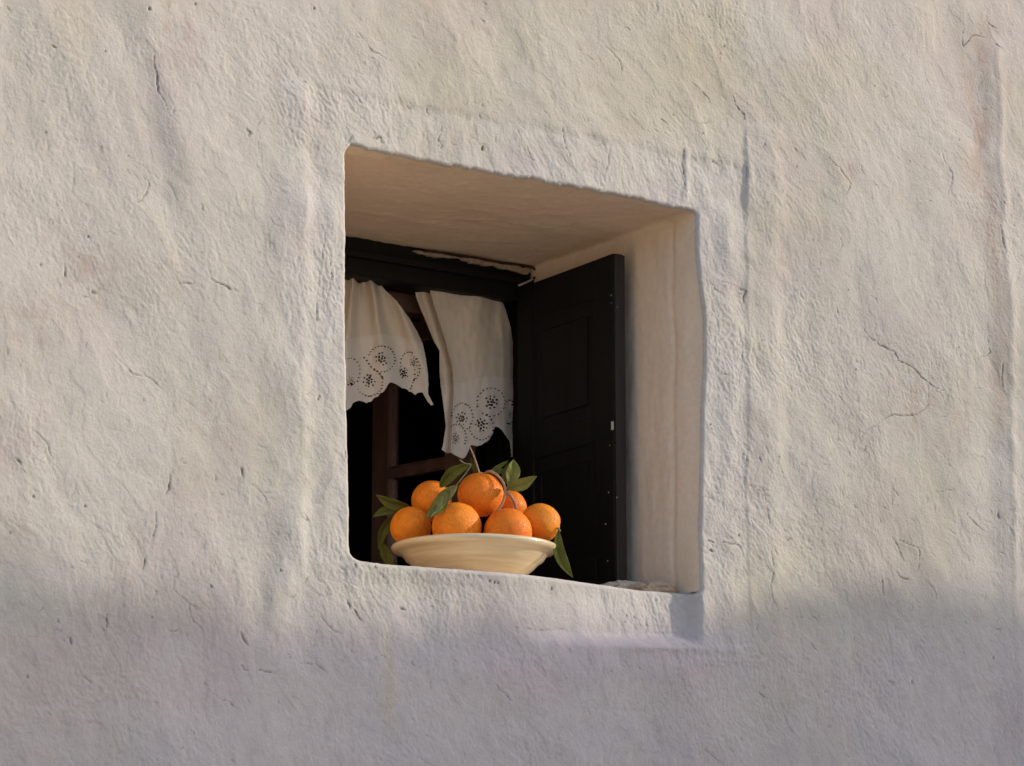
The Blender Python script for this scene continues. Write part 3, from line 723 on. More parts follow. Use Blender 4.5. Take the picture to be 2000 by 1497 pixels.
# torn plaster strip hanging over the head, with the dark gap line above it
def px_list(L_, ax, val):
    return [at(a_, b_, ax, val) for a_, b_ in L_]
bm = bmesh.new()
top = [(808, 489), (850, 494), (900, 503), (940, 509), (980, 516), (1015, 521), (1040, 527)]
bot = [(822, 496), (850, 501), (900, 507), (925, 514), (960, 520), (1000, 528), (1030, 537)]
A = []; B = []
for k in range(31):
    t = k/30*(len(top)-1); q = min(int(t), len(top)-2); f_ = t-q
    jt = 2.2*float(gnoise(np.array(k*.7), np.array(1.5))); jb_ = 3.4*float(gnoise(np.array(k*.9), np.array(4.5)))
    pt = at(top[q][0]+(top[q+1][0]-top[q][0])*f_, top[q][1]+(top[q+1][1]-top[q][1])*f_+jt, 1, FY-.008)
    pb = at(bot[q][0]+(bot[q+1][0]-bot[q][0])*f_, bot[q][1]+(bot[q+1][1]-bot[q][1])*f_+jb_, 1, FY-.009)
    A.append([bm.verts.new(Vector(pt)), bm.verts.new(Vector(pt)+Vector((0, .006, 0)))])
    B.append([bm.verts.new(Vector(pb)), bm.verts.new(Vector(pb)+Vector((0, .007, 0)))])
for k in range(30):
    bm.faces.new((A[k][0], A[k+1][0], B[k+1][0], B[k][0])); bm.faces.new((A[k][1], B[k][1], B[k+1][1], A[k+1][1]))
    bm.faces.new((A[k][0], A[k][1], A[k+1][1], A[k+1][0])); bm.faces.new((B[k][0], B[k+1][0], B[k+1][1], B[k][1]))
bm.faces.new((A[0][0], B[0][0], B[0][1], A[0][1])); bm.faces.new((A[30][0], A[30][1], B[30][1], B[30][0]))
M_TORN = noisy('torn_lime', (0.42, 0.32, 0.24), (0.56, 0.46, 0.37), 120, 0.95, 0.8, 0.001, 0.2)
o = from_bm('torn_plaster', bm, M_TORN, HOUSE, False)
tube('wire', px_list([(828, 491), (870, 495), (930, 504), (985, 514), (1030, 520), (1044, 526), (1049, 534), (1044, 543), (1032, 550), (1018, 556)], 1, FY-.014), .0022, M_RUST, HOUSE)
tube('hook', px_list([(1040, 546), (1028, 552), (1013, 558)], 1, FY-.020), .0021, M_PLATE, HOUSE)

# dark room behind
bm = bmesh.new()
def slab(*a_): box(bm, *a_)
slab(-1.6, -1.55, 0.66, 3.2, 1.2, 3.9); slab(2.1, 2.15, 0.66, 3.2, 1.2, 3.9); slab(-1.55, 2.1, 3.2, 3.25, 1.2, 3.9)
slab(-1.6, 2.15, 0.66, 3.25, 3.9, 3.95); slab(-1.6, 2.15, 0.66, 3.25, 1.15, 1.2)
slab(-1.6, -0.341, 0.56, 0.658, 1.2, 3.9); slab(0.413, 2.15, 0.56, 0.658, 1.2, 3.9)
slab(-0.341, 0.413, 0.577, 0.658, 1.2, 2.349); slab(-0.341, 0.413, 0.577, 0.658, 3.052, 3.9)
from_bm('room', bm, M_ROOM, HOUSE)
# wall body so the opening is closed off towards the masonry
bm = bmesh.new()
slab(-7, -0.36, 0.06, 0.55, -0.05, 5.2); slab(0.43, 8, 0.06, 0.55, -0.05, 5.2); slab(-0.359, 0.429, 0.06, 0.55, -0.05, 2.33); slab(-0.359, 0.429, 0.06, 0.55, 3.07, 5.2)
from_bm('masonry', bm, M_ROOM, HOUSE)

# ------------------------------------------------------------ ground and the house across the lane
bm = bmesh.new()
for s_ in [0]:
    vs = [bm.verts.new(p) for p in ((-60, -60, 0), (60, -60, 0), (60, 40, 0), (-60, 40, 0))]
    bm.faces.new(vs)
tag(from_bm('ground', bm, M_GROUND), kind='structure')
NB = empty('neighbouring_house', (9, -6.5, 0))
tag(NB, 'pale plastered house across the lane that shades the foot of the wall', 'house')
L_ray = 7.6
ny = -L_ray*math.sin(SUN_A)
ph = 2.325 + L_ray*math.tan(SUN_E)
bm = bmesh.new(); box(bm, 5.2, 18.0, ny-6, ny, 0, ph-0.22); from_bm('wall', bm, M_HOUSE2, NB)
# unseen parapet, its top outline shaped to set the shade's edge on the wall
bm = bmesh.new()
xs = np.linspace(5.2, 18.0, 420)
hh = ph + 0.035*gnoise(xs*2.6, xs*0+1.2, 81) + 0.022*gnoise(xs*6, xs*0+2.2, 82)
xw = xs-L_ray*math.cos(SUN_A)                     # where each coping point's shade lands along the wall
hh += np.interp(xw, [-1.2, -0.93, -0.86, -0.66, -0.4, 0.2, 0.45, 0.62, 1.2], [0.01, 0.01, -0.005, -0.045, -0.04, -0.01, 0.03, 0.095, 0.12])
prev = None
for x_, h_ in zip(xs, hh):
    r_ = [bm.verts.new((x_, ny-0.30, ph-0.221)), bm.verts.new((x_, ny-0.30, h_-0.02)), bm.verts.new((x_, ny-0.15, h_)), bm.verts.new((x_, ny, h_-0.02)), bm.verts.new((x_, ny, ph-0.221))]
    if prev:
        for i_ in range(4): bm.faces.new((prev[i_], prev[i_+1], r_[i_+1], r_[i_]))
    else: bm.faces.new(r_)
    prev = r_
bm.faces.new(prev[::-1])
from_bm('parapet', bm, M_HOUSE2, NB)
for wx_ in (8.0, 10.5, 13.0):
    f_ = boxobj('window', M_BROWN, NB, wx_, wx_+0.9, ny, ny+0.03, 2.6, 3.9, bev=0.005)
    p_ = boxobj('pane', M_GLASS, None, wx_+0.08, wx_+0.82, ny+0.031, ny+0.035, 2.68, 3.82, bev=0)
    p_.parent = f_; p_.location = (0, 0, 0)

# ------------------------------------------------------------ fruit bowl
BC = at(927, 1068, 1, 0.17)
SILLZ = 2.3665
RIMZ = float(BC[2])
def ceramic():
    m, nt, b = material('cream_glazed_ceramic', (0.62, 0.53, 0.38), 0.22, 0.5)
    N, L = nt.nodes, nt.links
    b.inputs['Coat Weight'].default_value = 0.5
    b.inputs['Coat Roughness'].default_value = 0.08
    tc = N.new('ShaderNodeTexCoord')
    mp = N.new('ShaderNodeMapping'); mp.inputs['Scale'].default_value = (3, 3, 40)
    L.new(tc.outputs['Object'], mp.inputs['Vector'])
    n = N.new('ShaderNodeTexNoise'); n.inputs['Scale'].default_value = 3; n.inputs['Detail'].default_value = 4
    L.new(mp.outputs[0], n.inputs['Vector'])
    rp = N.new('ShaderNodeValToRGB')
    rp.color_ramp.elements[0].color = (0.64, 0.50, 0.30, 1); rp.color_ramp.elements[1].color = (0.78, 0.66, 0.45, 1)
    rp.color_ramp.elements[0].position = .35; rp.color_ramp.elements[1].position = .65
    L.new(n.outputs['Fac'], rp.inputs['Fac']); L.new(rp.outputs[0], b.inputs['Base Color'])
    bp = N.new('ShaderNodeBump'); bp.inputs['Strength'].default_value = .15; bp.inputs['Distance'].default_value = .0006
    L.new(n.outputs['Fac'], bp.inputs['Height']); L.new(bp.outputs[0], b.inputs['Normal'])
    return m
M_BOWL = ceramic()
def lathe(name, prof, seg, mat, origin):
    bm = bmesh.new(); rings = []
    for r_, z_ in prof:
        if r_ < 1e-6: rings.append([bm.verts.new((0, 0, z_))])
        else: rings.append([bm.verts.new((r_*math.cos(2*math.pi*i/seg)*(1+.003*math.sin(2*2*math.pi*i/seg)), r_*math.sin(2*math.pi*i/seg), z_)) for i in range(seg)])
    for A_, B_ in zip(rings, rings[1:]):
        for i in range(seg):
            j = (i+1) % seg
            if len(A_) == 1: bm.faces.new((A_[0], B_[j], B_[i]))
            elif len(B_) == 1: bm.faces.new((A_[i], A_[j], B_[0]))
            else: bm.faces.new((A_[i], A_[j], B_[j], B_[i]))
    o_ = from_bm(name, bm, mat, None, True)
    o_.location = origin
    return o_
HB = RIMZ-SILLZ
prof = [(0, -HB+.006), (.046, -HB+.006), (.048, -HB), (.054, -HB), (.056, -HB+.005), (.068, -HB+.009), (.083, -HB+.016), (.097, -HB+.026), (.108, -HB+.037), (.116, -.025), (.121, -.0165), (.1250, -.0135), (.1300, -.0118), (.1350, -.0105), (.139, -.0080), (.1408, -.0040), (.1395, -.0003), (.1355, .0014), (.131, .0004), (.126, -.004), (.119, -.010), (.110, -.022), (.098, -.034), (.082, -.045), (.060, -.053), (.03, -.057), (0, -.058)]
bowl = lathe('fruit_bowl', prof, 96, M_BOWL, (BC[0], BC[1], RIMZ))
tag(bowl, 'shallow cream glazed bowl heaped with oranges on the window sill', 'bowl')

# ------------------------------------------------------------ oranges with leaves
def orange_mat():
    m, nt, b = material('orange_peel', (0.8, 0.25, 0.02), 0.52, 0.3)
    N, L = nt.nodes, nt.links
    tc = N.new('ShaderNodeTexCoord')
    n = N.new('ShaderNodeTexNoise'); n.inputs['Scale'].default_value = 22; n.inputs['Detail'].default_value = 5
    oi = N.new('ShaderNodeObjectInfo')
    va = N.new('ShaderNodeVectorMath'); va.operation = 'ADD'
    L.new(tc.outputs['Object'], va.inputs[0]); L.new(oi.outputs['Random'], va.inputs[1])
    L.new(va.outputs[0], n.inputs['Vector'])
    rp = N.new('ShaderNodeValToRGB')
    e = rp.color_ramp.elements
    e[0].position = .3; e[0].color = (0.83, 0.188, 0.010, 1); e[1].position = .72; e[1].color = (0.91, 0.275, 0.016, 1)
    L.new(n.outputs['Fac'], rp.inputs['Fac'])
    hs = N.new('ShaderNodeHueSaturation')
    m1 = N.new('ShaderNodeMapRange'); m1.inputs['To Min'].default_value = .494; m1.inputs['To Max'].default_value = .510
    L.new(oi.outputs['Random'], m1.inputs['Value']); L.new(m1.outputs[0], hs.inputs['Hue'])
    n4 = N.new('ShaderNodeTexNoise'); n4.inputs['Scale'].default_value = 130; n4.inputs['Detail'].default_value = 3
    L.new(va.outputs[0], n4.inputs['Vector'])
    m2 = N.new('ShaderNodeMapRange'); m2.inputs['From Min'].default_value = .3; m2.inputs['From Max'].default_value = .7; m2.inputs['To Min'].default_value = .90; m2.inputs['To Max'].default_value = 1.05
    L.new(n4.outputs['Fac'], m2.inputs['Value']); L.new(m2.outputs[0], hs.inputs['Value'])
    hs.inputs['Saturation'].default_value = 1.0
    L.new(rp.outputs[0], hs.inputs['Color']); L.new(hs.outputs[0], b.inputs['Base Color'])
    vo = N.new('ShaderNodeTexVoronoi'); vo.inputs['Scale'].default_value = 430
    L.new(va.outputs[0], vo.inputs['Vector'])
    mr = N.new('ShaderNodeMapRange'); mr.inputs['From Max'].default_value = .45
    L.new(vo.outputs['Distance'], mr.inputs['Value'])
    n2 = N.new('ShaderNodeTexNoise'); n2.inputs['Scale'].default_value = 60; n2.inputs['Detail'].default_value = 3
    L.new(va.outputs[0], n2.inputs['Vector'])
    ad = N.new('ShaderNodeMath'); ad.operation = 'ADD'
    L.new(mr.outputs[0], ad.inputs[0]); L.new(n2.outputs['Fac'], ad.inputs[1])
    bp = N.new('ShaderNodeBump'); bp.inputs['Strength'].default_value = .9; bp.inputs['Distance'].default_value = .0012
    L.new(ad.outputs[0], bp.inputs['Height']); L.new(bp.outputs[0], b.inputs['Normal'])
    b.inputs['Subsurface Weight'].default_value = .08
    b.inputs['Subsurface Radius'].default_value = (.006, .002, .001)
    b.inputs['Subsurface Scale'].default_value = .5
    return m
M_ORANGE = orange_mat()
def leaf_mat(name, c1, c2):
    m, nt, b = material(name, c1, .6, .14)
    N, L = nt.nodes, nt.links
    tc = N.new('ShaderNodeTexCoord')
    n = N.new('ShaderNodeTexNoise'); n.inputs['Scale'].default_value = 45; n.inputs['Detail'].default_value = 4
    L.new(tc.outputs['Object'], n.inputs['Vector'])
    rp = N.new('ShaderNodeValToRGB'); e = rp.color_ramp.elements
    e[0].position = .35; e[0].color = (*c1, 1); e[1].position = .7; e[1].color = (*c2, 1)
    L.new(n.outputs['Fac'], rp.inputs['Fac']); L.new(rp.outputs[0], b.inputs['Base Color'])
    t = N.new('ShaderNodeBsdfTranslucent'); L.new(rp.outputs[0], t.inputs['Color'])
    ms = N.new('ShaderNodeMixShader'); ms.inputs[0].default_value = .2
    L.new(b.outputs[0], ms.inputs[1]); L.new(t.outputs[0], ms.inputs[2])
    L.new(ms.outputs[0], N['Material Output'].inputs['Surface'])
    return m
M_LEAF = leaf_mat('orange_leaf', (0.115, 0.128, 0.024), (0.17, 0.178, 0.04))
M_LEAFD = leaf_mat('dark_orange_leaf', (0.062, 0.066, 0.012), (0.10, 0.10, 0.022))
M_LEAFY = leaf_mat('yellow_green_leaf', (0.21, 0.22, 0.05), (0.28, 0.27, 0.08))
M_TWIG = noisy('pale_twig', (0.26, 0.15, 0.10), (0.42, 0.27, 0.19), 90, .7, .4, .0004)
M_STEM = noisy('green_stem', (0.12, 0.15, 0.06), (0.20, 0.20, 0.10), 90, .6, .3, .0004)
M_CALYX = noisy('dry_calyx', (0.25, 0.20, 0.08), (0.50, 0.36, 0.16), 200, .8, .5, .0006)
D0 = float((BC-CP) @ CF)

def orange(px, py, r_px, off, stem_dir, label, ell=(1, 1, 1)):
    dist = D0+off
    c = atz(px, py, dist); r = r_px/FPX*dist
    sdv_ = Vector(stem_dir).normalized()
    bm = bmesh.new()
    bmesh.ops.create_icosphere(bm, subdivisions=5, radius=1.0)
    q = sdv_.to_track_quat('Z', 'Y')
    sdn = (px*7.3) % 10
    for vt in bm.verts:
        n_ = vt.co.normalized()
        ang = math.acos(max(-1, min(1, n_.z)))
        k = 1.0-0.075*math.exp(-(ang/.20)**2)+.012*math.exp(-((ang-.45)/.2)**2)-.02*math.exp(-((math.pi-ang)/.12)**2)
        ph_ = math.atan2(n_.y, n_.x)
        k += .010*math.exp(-(ang/.5)**2)*math.cos(7*ph_+sdn)
        k += .018*float(gnoise(np.array(n_.x*1.4+sdn), np.array(n_.y*1.4+n_.z)))+.006*float(gnoise(np.array(n_.x*4+sdn), np.array(n_.y*4+n_.z*3)))
        w = n_*k*r
        w = Vector((w.x*ell[0], w.y*ell[1], w.z*ell[2]))
        vt.co = q @ w
    o_ = from_bm('orange', bm, M_ORANGE, None, True)
    o_.location = c
    tag(o_, label, 'orange', 'oranges heaped in the cream bowl')
    # calyx
    bm = bmesh.new()
    cv_ = bm.verts.new((0, 0, r*.945))
    ringv = []
    for i in range(20):
        a_ = 2*math.pi*i/20; rad = r*(.20 if i % 4 == 0 else (.13 if i % 2 else .09))
        ringv.append(bm.verts.new((rad*math.cos(a_), rad*math.sin(a_), r*(.938+.01*(i % 4 == 0)))))
    for i in range(20): bm.faces.new((cv_, ringv[i], ringv[(i+1) % 20]))
    ex = bmesh.ops.extrude_face_region(bm, geom=bm.faces[:])
    for e_ in ex['geom']:
        if isinstance(e_, bmesh.types.BMVert): e_.co.z += r*.025
    for vt in bm.verts: vt.co = q @ vt.co
    cal = from_bm('calyx', bm, M_CALYX, None)
    cal.parent = o_
    return o_, Vector(c), r, dist

def child(o_, par):
    o_.parent = par
    o_.location = -Vector(par.location)
    return o_

def leaf(par, base, tip, width, dist_b, dist_t, mat, bend=0.0, roll=0.0, fold=.35, curl=0.0, wide=.45):
    """base, tip in picture px; dist = distance from the camera along the view; width px"""
    a_ = Vector(atz(base[0], base[1], dist_b)); b_ = Vector(atz(tip[0], tip[1], dist_t))
    ax = b_-a_; L_ = ax.length; ax.normalize()
    tocam = (Vector(CP)-a_).normalized()
    sidev = ax.cross(tocam).normalized(); nrmv = sidev.cross(ax).normalized()
    sidev, nrmv = sidev*math.cos(roll)+nrmv*math.sin(roll), nrmv*math.cos(roll)-sidev*math.sin(roll)
    W = width/FPX*dist_b/2
    n_, m_ = 44, 12
    bm = bmesh.new(); rows = []
    for i in range(n_+1):
        t = i/n_
        w = W*max(0.0, math.sin(math.pi*t**(math.log(.5)/math.log(wide))))**0.85
        w = max(w, W*.03)
        cen = a_+ax*(L_*t)+sidev*(bend*L_*math.sin(math.pi*t))+nrmv*(curl*L_*(math.sin(math.pi*t)))
        row = []
        for j in range(m_+1):
            s_ = -1+2*j/m_
            ww = w*s_*(1+.05*math.sin(9*t+s_*2+base[0]))
            row.append(bm.verts.new(cen+sidev*ww+nrmv*(abs(s_)*w*fold+.06*w*math.sin(14*t+3*s_)-(.16*w if j == m_//2 else 0)+.035*w*math.sin(46*t-9*abs(s_)))))
        rows.append(row)
    for A_, B_ in zip(rows, rows[1:]):
        for j in range(m_): bm.faces.new((A_[j], A_[j+1], B_[j+1], B_[j]))
    me = bpy.data.meshes.new('leaf')
    bmesh.ops.recalc_face_normals(bm, faces=bm.faces[:])
    bm.to_mesh(me); bm.free()
    me.polygons.foreach_set('use_smooth', [True]*len(me.polygons))
    o_ = bpy.data.objects.new('leaf', me); COL.objects.link(o_); me.materials.append(mat)
    sm = o_.modifiers.new('thickness', 'SOLIDIFY'); sm.thickness = .0005; sm.offset = 0
    child(o_, par)
    return o_

def cp(L_):   # crop coordinates -> picture px
    return [(700+x_/4.348, 860+y_/4.348) for x_, y_ in L_]
def twig(par, crop_pts, dists, r, mat, name='twig', taper=None):
    P_ = cp(crop_pts)
    if not hasattr(dists, '__len__'): dists = [dists]*len(P_)
    ds_ = np.interp(np.linspace(0, 1, len(P_)), np.linspace(0, 1, len(dists)), dists)
    o_ = tube(name, [atz(p_[0], p_[1], d_) for p_, d_ in zip(P_, ds_)], r, mat, None, seg=6, taper=taper)
    return child(o_, par)
def lf(par, b_, t_, w, db1, dt1, mat, **k):
    (B_, T_) = cp([b_, t_])
    return leaf(par, B_, T_, w/4.348, db1, dt1, mat, **k)

o_fm, *_ = orange(892, 1030, 48.5, -.060, (.1, .9, .35), 'large orange at the front left of centre, just above the bowl rim')
o_fr, *_ = orange(992, 1040.5, 47.5, -.058, (-.4, .8, .1), 'orange at the front right of centre, half sunk behind the rim')
o_fl, *_ = orange(802, 1030, 40, 0.0, (-.2, .7, .5), 'leftmost deep orange fruit, with pale green leaves behind it')
o_far, c_far, r_far, d_far = orange(1055, 1022, 38.5, -.010, (.80, -.62, -.12), 'rightmost orange with its dry stem scar facing out and a leaf hanging below', (1, 1, 1.04))
o_top, c_top, r_top, d_top = orange(938.7, 967, 45.5, -.005, (.0, -.1, .98), 'topmost orange of the heap with a long thin stem', (1, 1, .96))
o_lb, *_ = orange(843, 979, 40, .045, (.55, .1, .75), 'orange at the back left of the heap below a broad leaf')
o_br, *_ = orange(995, 992, 34, .038, (.2, .6, .5), 'small orange peeping out at the back right behind two twigs')

# leaves of the left fruit
lf(o_fl, (440, 575), (148, 463), 100, D0+.03, D0-.01, M_LEAF, bend=-.06, roll=.35, wide=.42)
lf(o_fl, (350, 585), (122, 650), 85, D0+.035, D0+.0, M_LEAF, bend=.05, roll=-.4, wide=.45)
lf(o_fl, (300, 640), (170, 930), 100, D0+.03, D0+.03, M_LEAF, bend=.10, roll=.5, wide=.4)
lf(o_fl, (190, 860), (290, 1095), 95, D0+.035, D0+.035, M_LEAF, bend=.0, roll=-.2, wide=.5)
# leaves of the back-left fruit
lf(o_lb, (690, 400), (955, 200), 110, D0-.02, D0-.03, M_LEAF, bend=-.10, roll=-.3, wide=.42)
lf(o_lb, (845, 385), (560, 670), 112, D0-.045, D0-.108, M_LEAFD, bend=.05, roll=.5, wide=.45)
lf(o_lb, (775, 500), (600, 660), 50, D0-.06, D0-.105, M_LEAF, bend=-.05, roll=-.3, wide=.5)
twig(o_lb, [(860, 168), (905, 200), (952, 208), (925, 262), (850, 360), (790, 430)], [D0-.03, D0-.03], .0012, M_STEM)
twig(o_lb, [(735, 352), (745, 330), (752, 310)], D0-.0, .0013, M_STEM, 'stem')
twig(o_lb, [(700, 372), (735, 350), (770, 370)], D0-.0, .0016, M_TWIG, 'stem')
# top fruit
twig(o_top, [(1032, 296), (1018, 250), (985, 150), (945, 55)], D0-.012, .0017, M_TWIG, 'stem', .7)
twig(o_top, [(1085, 272), (1130, 268), (1200, 320), (1245, 400), (1240, 480), (1215, 555), (1175, 605)], [D0-.01, D0-.035, D0-.045], .0022, M_TWIG)
twig(o_top, [(1240, 430), (1290, 470), (1325, 530), (1340, 585)], [D0-.035, D0-.03], .0026, M_TWIG)
lf(o_top, (1245, 410), (1515, 306), 105, D0-.02, D0-.04, M_LEAFY, bend=.08, roll=.2, wide=.5)
lf(o_top, (1270, 410), (1318, 165), 125, D0-.01, D0+.0, M_LEAFY, bend=.05, roll=-.25, wide=.55)
lf(o_top, (1265, 380), (1280, 190), 70, D0-.005, D0+.01, M_LEAF, bend=-.12, roll=.6, wide=.5)
lf(o_top, (1110, 268), (1272, 175), 36, D0+.0, D0+.01, M_LEAF, bend=.03, roll=.4, wide=.5)
lf(o_top, (1000, 285), (955, 150), 50, D0+.03, D0+.04, M_LEAFD, bend=.03, roll=.5, wide=.5)
lf(o_top, (1110, 280), (1240, 250), 60, D0+.03, D0+.04, M_LEAFD, bend=.03, roll=.5, wide=.5)
# right fruit
lf(o_far, (1700, 755), (1822, 1168), 105, D0-.025, D0-.035, M_LEAF, bend=.13, roll=.25, wide=.5)
twig(o_far, [(1690, 745), (1702, 757), (1712, 775)], D0-.030, .0018, M_STEM, 'stem')

# ------------------------------------------------------------ lace curtains
def in_poly(px, py, poly):
    ins = np.zeros(px.shape, bool)
    P_ = np.array(poly, float)
    for a_, b_ in zip(P_, np.roll(P_, -1, 0)):
        c_ = ((a_[1] > py) != (b_[1] > py)) & (px < (b_[0]-a_[0])*(py-a_[1])/(b_[1]-a_[1]+1e-12)+a_[0])
        ins ^= c_
    return ins
def smooth_poly(P_, n=6):
    out = []; N_ = len(P_)
    P_ = [np.array(p_, float) for p_ in P_]
    for k in range(N_):
        p0, p1, p2, p3 = P_[k-1], P_[k], P_[(k+1) % N_], P_[(k+2) % N_]
        for q in range(n):
            t = q/n
            out.append(0.5*((2*p1)+(-p0+p2)*t*1.0+(2*p0-5*p1+4*p2-p3)*t*t+(-p0+3*p1-3*p2+p3)*t**3))
    return out
def ring_dots(cx, cy, rx, ry, n, a0=0, a1=360, r=1.9, ang=0):
    out = []
    for k in range(n):
        t = math.radians(a0+(a1-a0)*k/max(1, n-1 if a1-a0 < 360 else n))
        x_, y_ = rx*math.cos(t), ry*math.sin(t)
        ca, sa = math.cos(ang), math.sin(ang)
        out.append((cx+x_*ca-y_*sa+rnd.uniform(-.5, .5), cy+x_*sa+y_*ca+rnd.uniform(-.5, .5), r*rnd.uniform(.85, 1.35), r*rnd.uniform(.65, .95)))
    return out
def flower(cx, cy, s, sq_=1.0):
    out = []
    for rad, n, hr in ((0.0, 1, 2.3), (6.0, 6, 2.6), (11.8, 9, 2.2)):
        o0 = rnd.uniform(0, 6.28)
        for k in range(n):
            if rad > 10 and rnd.random() < .2: continue
            a_ = o0+k*2*math.pi/n+rnd.uniform(-.1, .1); q_ = rad+rnd.uniform(-.6, .6)
            out.append((cx+q_*s*math.cos(a_)*sq_, cy+q_*s*math.sin(a_), s*sq_*hr*rnd.uniform(.85, 1.2), s*hr*rnd.uniform(.85, 1.15)))
    return out

def curtain(name, label, poly, holes, hem, depth_fn, yplane, scallops):
    us = np.arange(640, 1030, 0.8); vs_ = np.arange(520, 910, 0.8)
    lo = np.array(poly).min(0); hi = np.array(poly).max(0)
    us = us[(us > lo[0]-3) & (us < hi[0]+3)]; vs_ = vs_[(vs_ > lo[1]-3) & (vs_ < hi[1]+3)]
    UU, VV = np.meshgrid(us, vs_, indexing='ij')
    inside = in_poly(UU, VV, poly)
    hole = np.zeros(UU.shape, bool)
    for (hx, hy, ra, rb) in holes:
        hole |= ((UU-hx)/ra)**2+((VV-hy)/rb)**2 < 1
    st = np.zeros(UU.shape)
    for (hx, hy, ra, rb) in holes:
        q2 = np.hypot((UU-hx)/ra, (VV-hy)/rb)
        st = np.maximum(st, np.exp(-((q2-1.5)/.5)**2))
    Yp = yplane+depth_fn(UU, VV)-0.0008*st
    P_ = at(UU, VV, 1, Yp)
    ni, nj = UU.shape
    I_, J_ = np.meshgrid(np.arange(ni-1), np.arange(nj-1), indexing='ij')
    a_ = (I_*nj+J_).ravel()
    q_ = np.stack([a_, a_+nj, a_+nj+1, a_+1], 1)
    ok = inside.ravel()[q_].all(1) & ~(hole.ravel()[q_].sum(1) >= 3)
    q_ = q_[ok]
    qu, qv = UU.ravel()[q_].mean(1), VV.ravel()[q_].mean(1)
    trim = qv > np.interp(qu, [h_[0] for h_ in hem], [h_[1] for h_ in hem])
    root = empty(name, tuple(P_.reshape(-1, 3)[q_.ravel()].mean(0)))
    tag(root, label, 'curtain')
    for part, m_, mt in (('fabric', ~trim, M_CLOTH), ('lace_trim', trim, M_LACE)):
        o_ = grid_mesh(part, P_.reshape(-1, 3), q_[m_], None, None, mt, root)
        sm = o_.modifiers.new('thickness', 'SOLIDIFY'); sm.thickness = .0007; sm.offset = 0
    # hem seam: a thin raised cord where the lace is sewn on
    hs = []
    for k in range(40):
        x_ = hem[0][0]+(hem[-1][0]-hem[0][0])*k/39; y_ = float(np.interp(x_, [h_[0] for h_ in hem], [h_[1] for h_ in hem]))
        if in_poly(np.array(x_), np.array(y_), poly): hs.append(at(x_, y_, 1, yplane+float(depth_fn(np.array(x_), np.array(y_)))-.0006))
    if len(hs) > 3:
        o_ = tube('seam', hs, .0007, M_LACE, None, seg=5, sub=1); o_.parent = root; o_.location = -Vector(root.location)
    return root

def cq(L_):   # second crop (scale 4.679, origin 660,600)
    return [(660+x_/4.679, 600+y_/4.679) for x_, y_ in L_]
polyL = [(560, 540), (664, 535), (700, 538), (735, 545)] + [(752, 566), (775, 588), (800, 622), (815, 648), (826, 672), (832, 700), (836, 730), (837, 750)] + \
    cq([(825, 790), (850, 840), (878, 895), (850, 902), (820, 870), (790, 820), (770, 782), (745, 785), (722, 790), (708, 812), (690, 795), (668, 778), (650, 778), (632, 755), (610, 748), (590, 748), (565, 730), (540, 712), (515, 700), (480, 690), (462, 705), (440, 745), (425, 770), (405, 785), (385, 790), (368, 822), (345, 826), (320, 845), (305, 868), (280, 870), (262, 885), (240, 870), (220, 865), (200, 858), (175, 862), (155, 870), (135, 885), (120, 920), (100, 935), (60, 960)]) + [(640, 830), (560, 860)]
def wob1(a_, b_, s_): return gnoise(a_, b_, s_)
def depthL(U_, V_):
    t = (V_-540)/280
    fan = (U_-700)/(0.5+t)
    d = .010*np.sin(fan/11.0+.6)*sstep(0, .5, 1-t*.6)+.006*np.sin(fan/5.3+2)*np.clip(1-t*1.6, 0, 1)
    d = d+.0035*gnoise(U_/38, V_/60, 91)+.0014*gnoise(U_/12, V_/22, 92)
    d = d-.010*gauss((U_-738-(V_-580)*.7)/9, 1)*np.clip(1-t*2.4, 0, 1)
    return d
f2 = []
for (cx, cy, rx, ry, n, a0, a1) in [(400, 475, 122, 118, 21, -160, 120), (290, 690, 118, 125, 17, -70, 150), (110, 590, 92, 122, 12, -100, 100), (650, 540, 82, 128, 11, 130, 290), (640, 560, 108, 130, 10, -70, 60), (640, 600, 62, 150, 6, -10, 70)]:
    c_ = cq([(cx, cy)])[0]
    f2 += ring_dots(c_[0], c_[1], rx/4.679, ry/4.679, n, a0, a1, 1.95)
def path_dots(pts, n, r=2.3):
    Q = np.array(cq(pts)); d = np.r_[0, np.cumsum(np.linalg.norm(np.diff(Q, axis=0), axis=1))]
    return [(float(np.interp(s_, d, Q[:, 0])), float(np.interp(s_, d, Q[:, 1])), r, r*.85) for s_ in np.linspace(0, d[-1], n)]
f2 += path_dots([(240, 465), (270, 500), (300, 545), (340, 575), (375, 600), (405, 640)], 8)
for cx, cy, s_, sq_ in [(400, 475, 1.0, 1), (285, 675, .95, 1), (690, 510, .72, .8), (605, 605, .8, .9), (118, 680, .7, .8)]:
    c_ = cq([(cx, cy)])[0]; f2 += flower(c_[0], c_[1], s_, sq_)
hemL = [(560, 672)]+cq([(80, 305), (200, 270), (350, 248), (450, 250), (600, 275), (720, 310), (780, 330)])
curtain('lace_curtain', 'off-white lace-edged curtain at the left, swept up to a pointed corner', polyL, f2, hemL, depthL, .540, True)

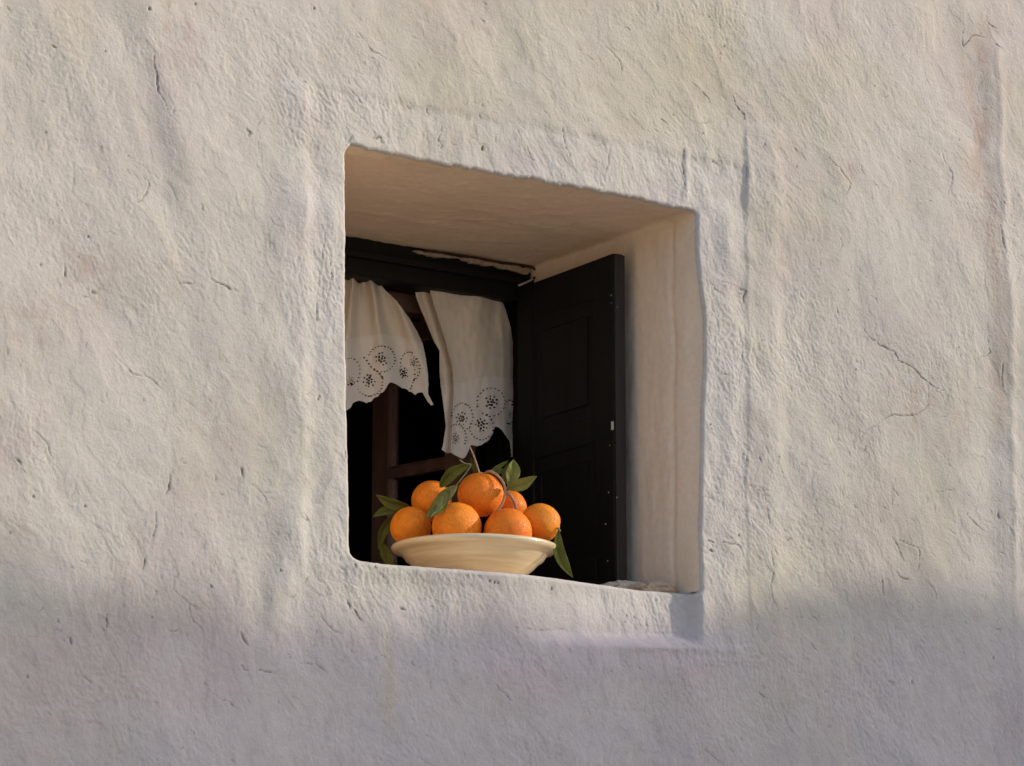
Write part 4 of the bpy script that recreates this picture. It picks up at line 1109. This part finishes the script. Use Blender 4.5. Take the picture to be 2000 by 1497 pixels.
polyR = [(805, 535), (860, 540), (960, 552), (978, 580), (988, 605), (998, 640), (1002, 670), (1004, 700), (1010, 735), (1010, 800), (1009, 850)] + \
    cq([(1645, 1250), (1650, 1290), (1660, 1320), (1642, 1345), (1640, 1385), (1610, 1400), (1585, 1370), (1580, 1300), (1570, 1230), (1545, 1195), (1520, 1160), (1500, 1130), (1470, 1105), (1440, 1095), (1425, 1125), (1415, 1165), (1395, 1190), (1385, 1215), (1360, 1235), (1340, 1240), (1320, 1262), (1295, 1268), (1270, 1277), (1245, 1268), (1220, 1262), (1205, 1285), (1190, 1330), (1165, 1375), (1140, 1390), (1110, 1378), (1085, 1365), (1060, 1352), (1035, 1335), (1005, 1340), (975, 1325), (945, 1305), (960, 1250), (970, 1180), (985, 1090), (975, 1000), (955, 850), (935, 700), (925, 560), (925, 400)]) + [(846, 665), (832, 630), (820, 602), (812, 580)]
def creaseR(V_): return np.interp(V_, [560, 600, 660, 720, 760, 800, 880], [838, 848, 868, 884, 886, 884, 880])
def depthR(U_, V_):
    c_ = creaseR(V_)
    left = 1-sstep(-2.0, 1.0, U_-c_)
    d = .014*left+.006*left*np.sin((U_-c_)/7.0)
    d = d-.010*np.exp(-np.clip(U_-c_, 0, None)/10)*(1-left)
    w = (U_-c_)/(1008-c_)
    d = d-.016*np.sin(np.clip(w, 0, 1)*math.pi)*(1-left)+.004*np.sin(w*14+V_/60)*(1-left)*np.clip((760-V_)/200, 0, 1)
    d = d+.012*sstep(.8, 1, w)+.003*np.sin((U_-V_*.05)/6.5)*sstep(.78, .9, w)
    d = d+.003*gnoise(U_/38, V_/60, 93)+.0013*gnoise(U_/12, V_/22, 94)
    return d
g2 = []
for (cx, cy, rx, ry, n, a0, a1) in [(1400, 870, 130, 128, 22, -190, 160), (1135, 1005, 98, 125, 17, -175, 60), (1310, 1090, 108, 125, 16, -60, 175), (1080, 1190, 92, 118, 11, -120, 30), (1570, 960, 45, 110, 12, -120, 100)]:
    c_ = cq([(cx, cy)])[0]; g2 += ring_dots(c_[0], c_[1], rx/4.679, ry/4.679, n, a0, a1, 1.95)
for cx, cy, s_, sq_ in [(1400, 870, 1.0, 1), (1130, 1020, .95, .9), (1310, 1080, 1.0, .95), (1070, 1200, .85, .7), (1570, 980, .6, .45), (1555, 1060, .55, .45), (1585, 900, .5, .4)]:
    c_ = cq([(cx, cy)])[0]; g2 += flower(c_[0], c_[1], s_, sq_)
hemR = cq([(900, 720), (1050, 715), (1150, 690), (1250, 650), (1350, 632), (1450, 632), (1550, 655), (1640, 690), (1700, 700)])
curtain('lace_curtain', 'off-white lace-edged curtain hanging straight beside the dark shutter', polyR, g2, hemR, depthR, .533, True)
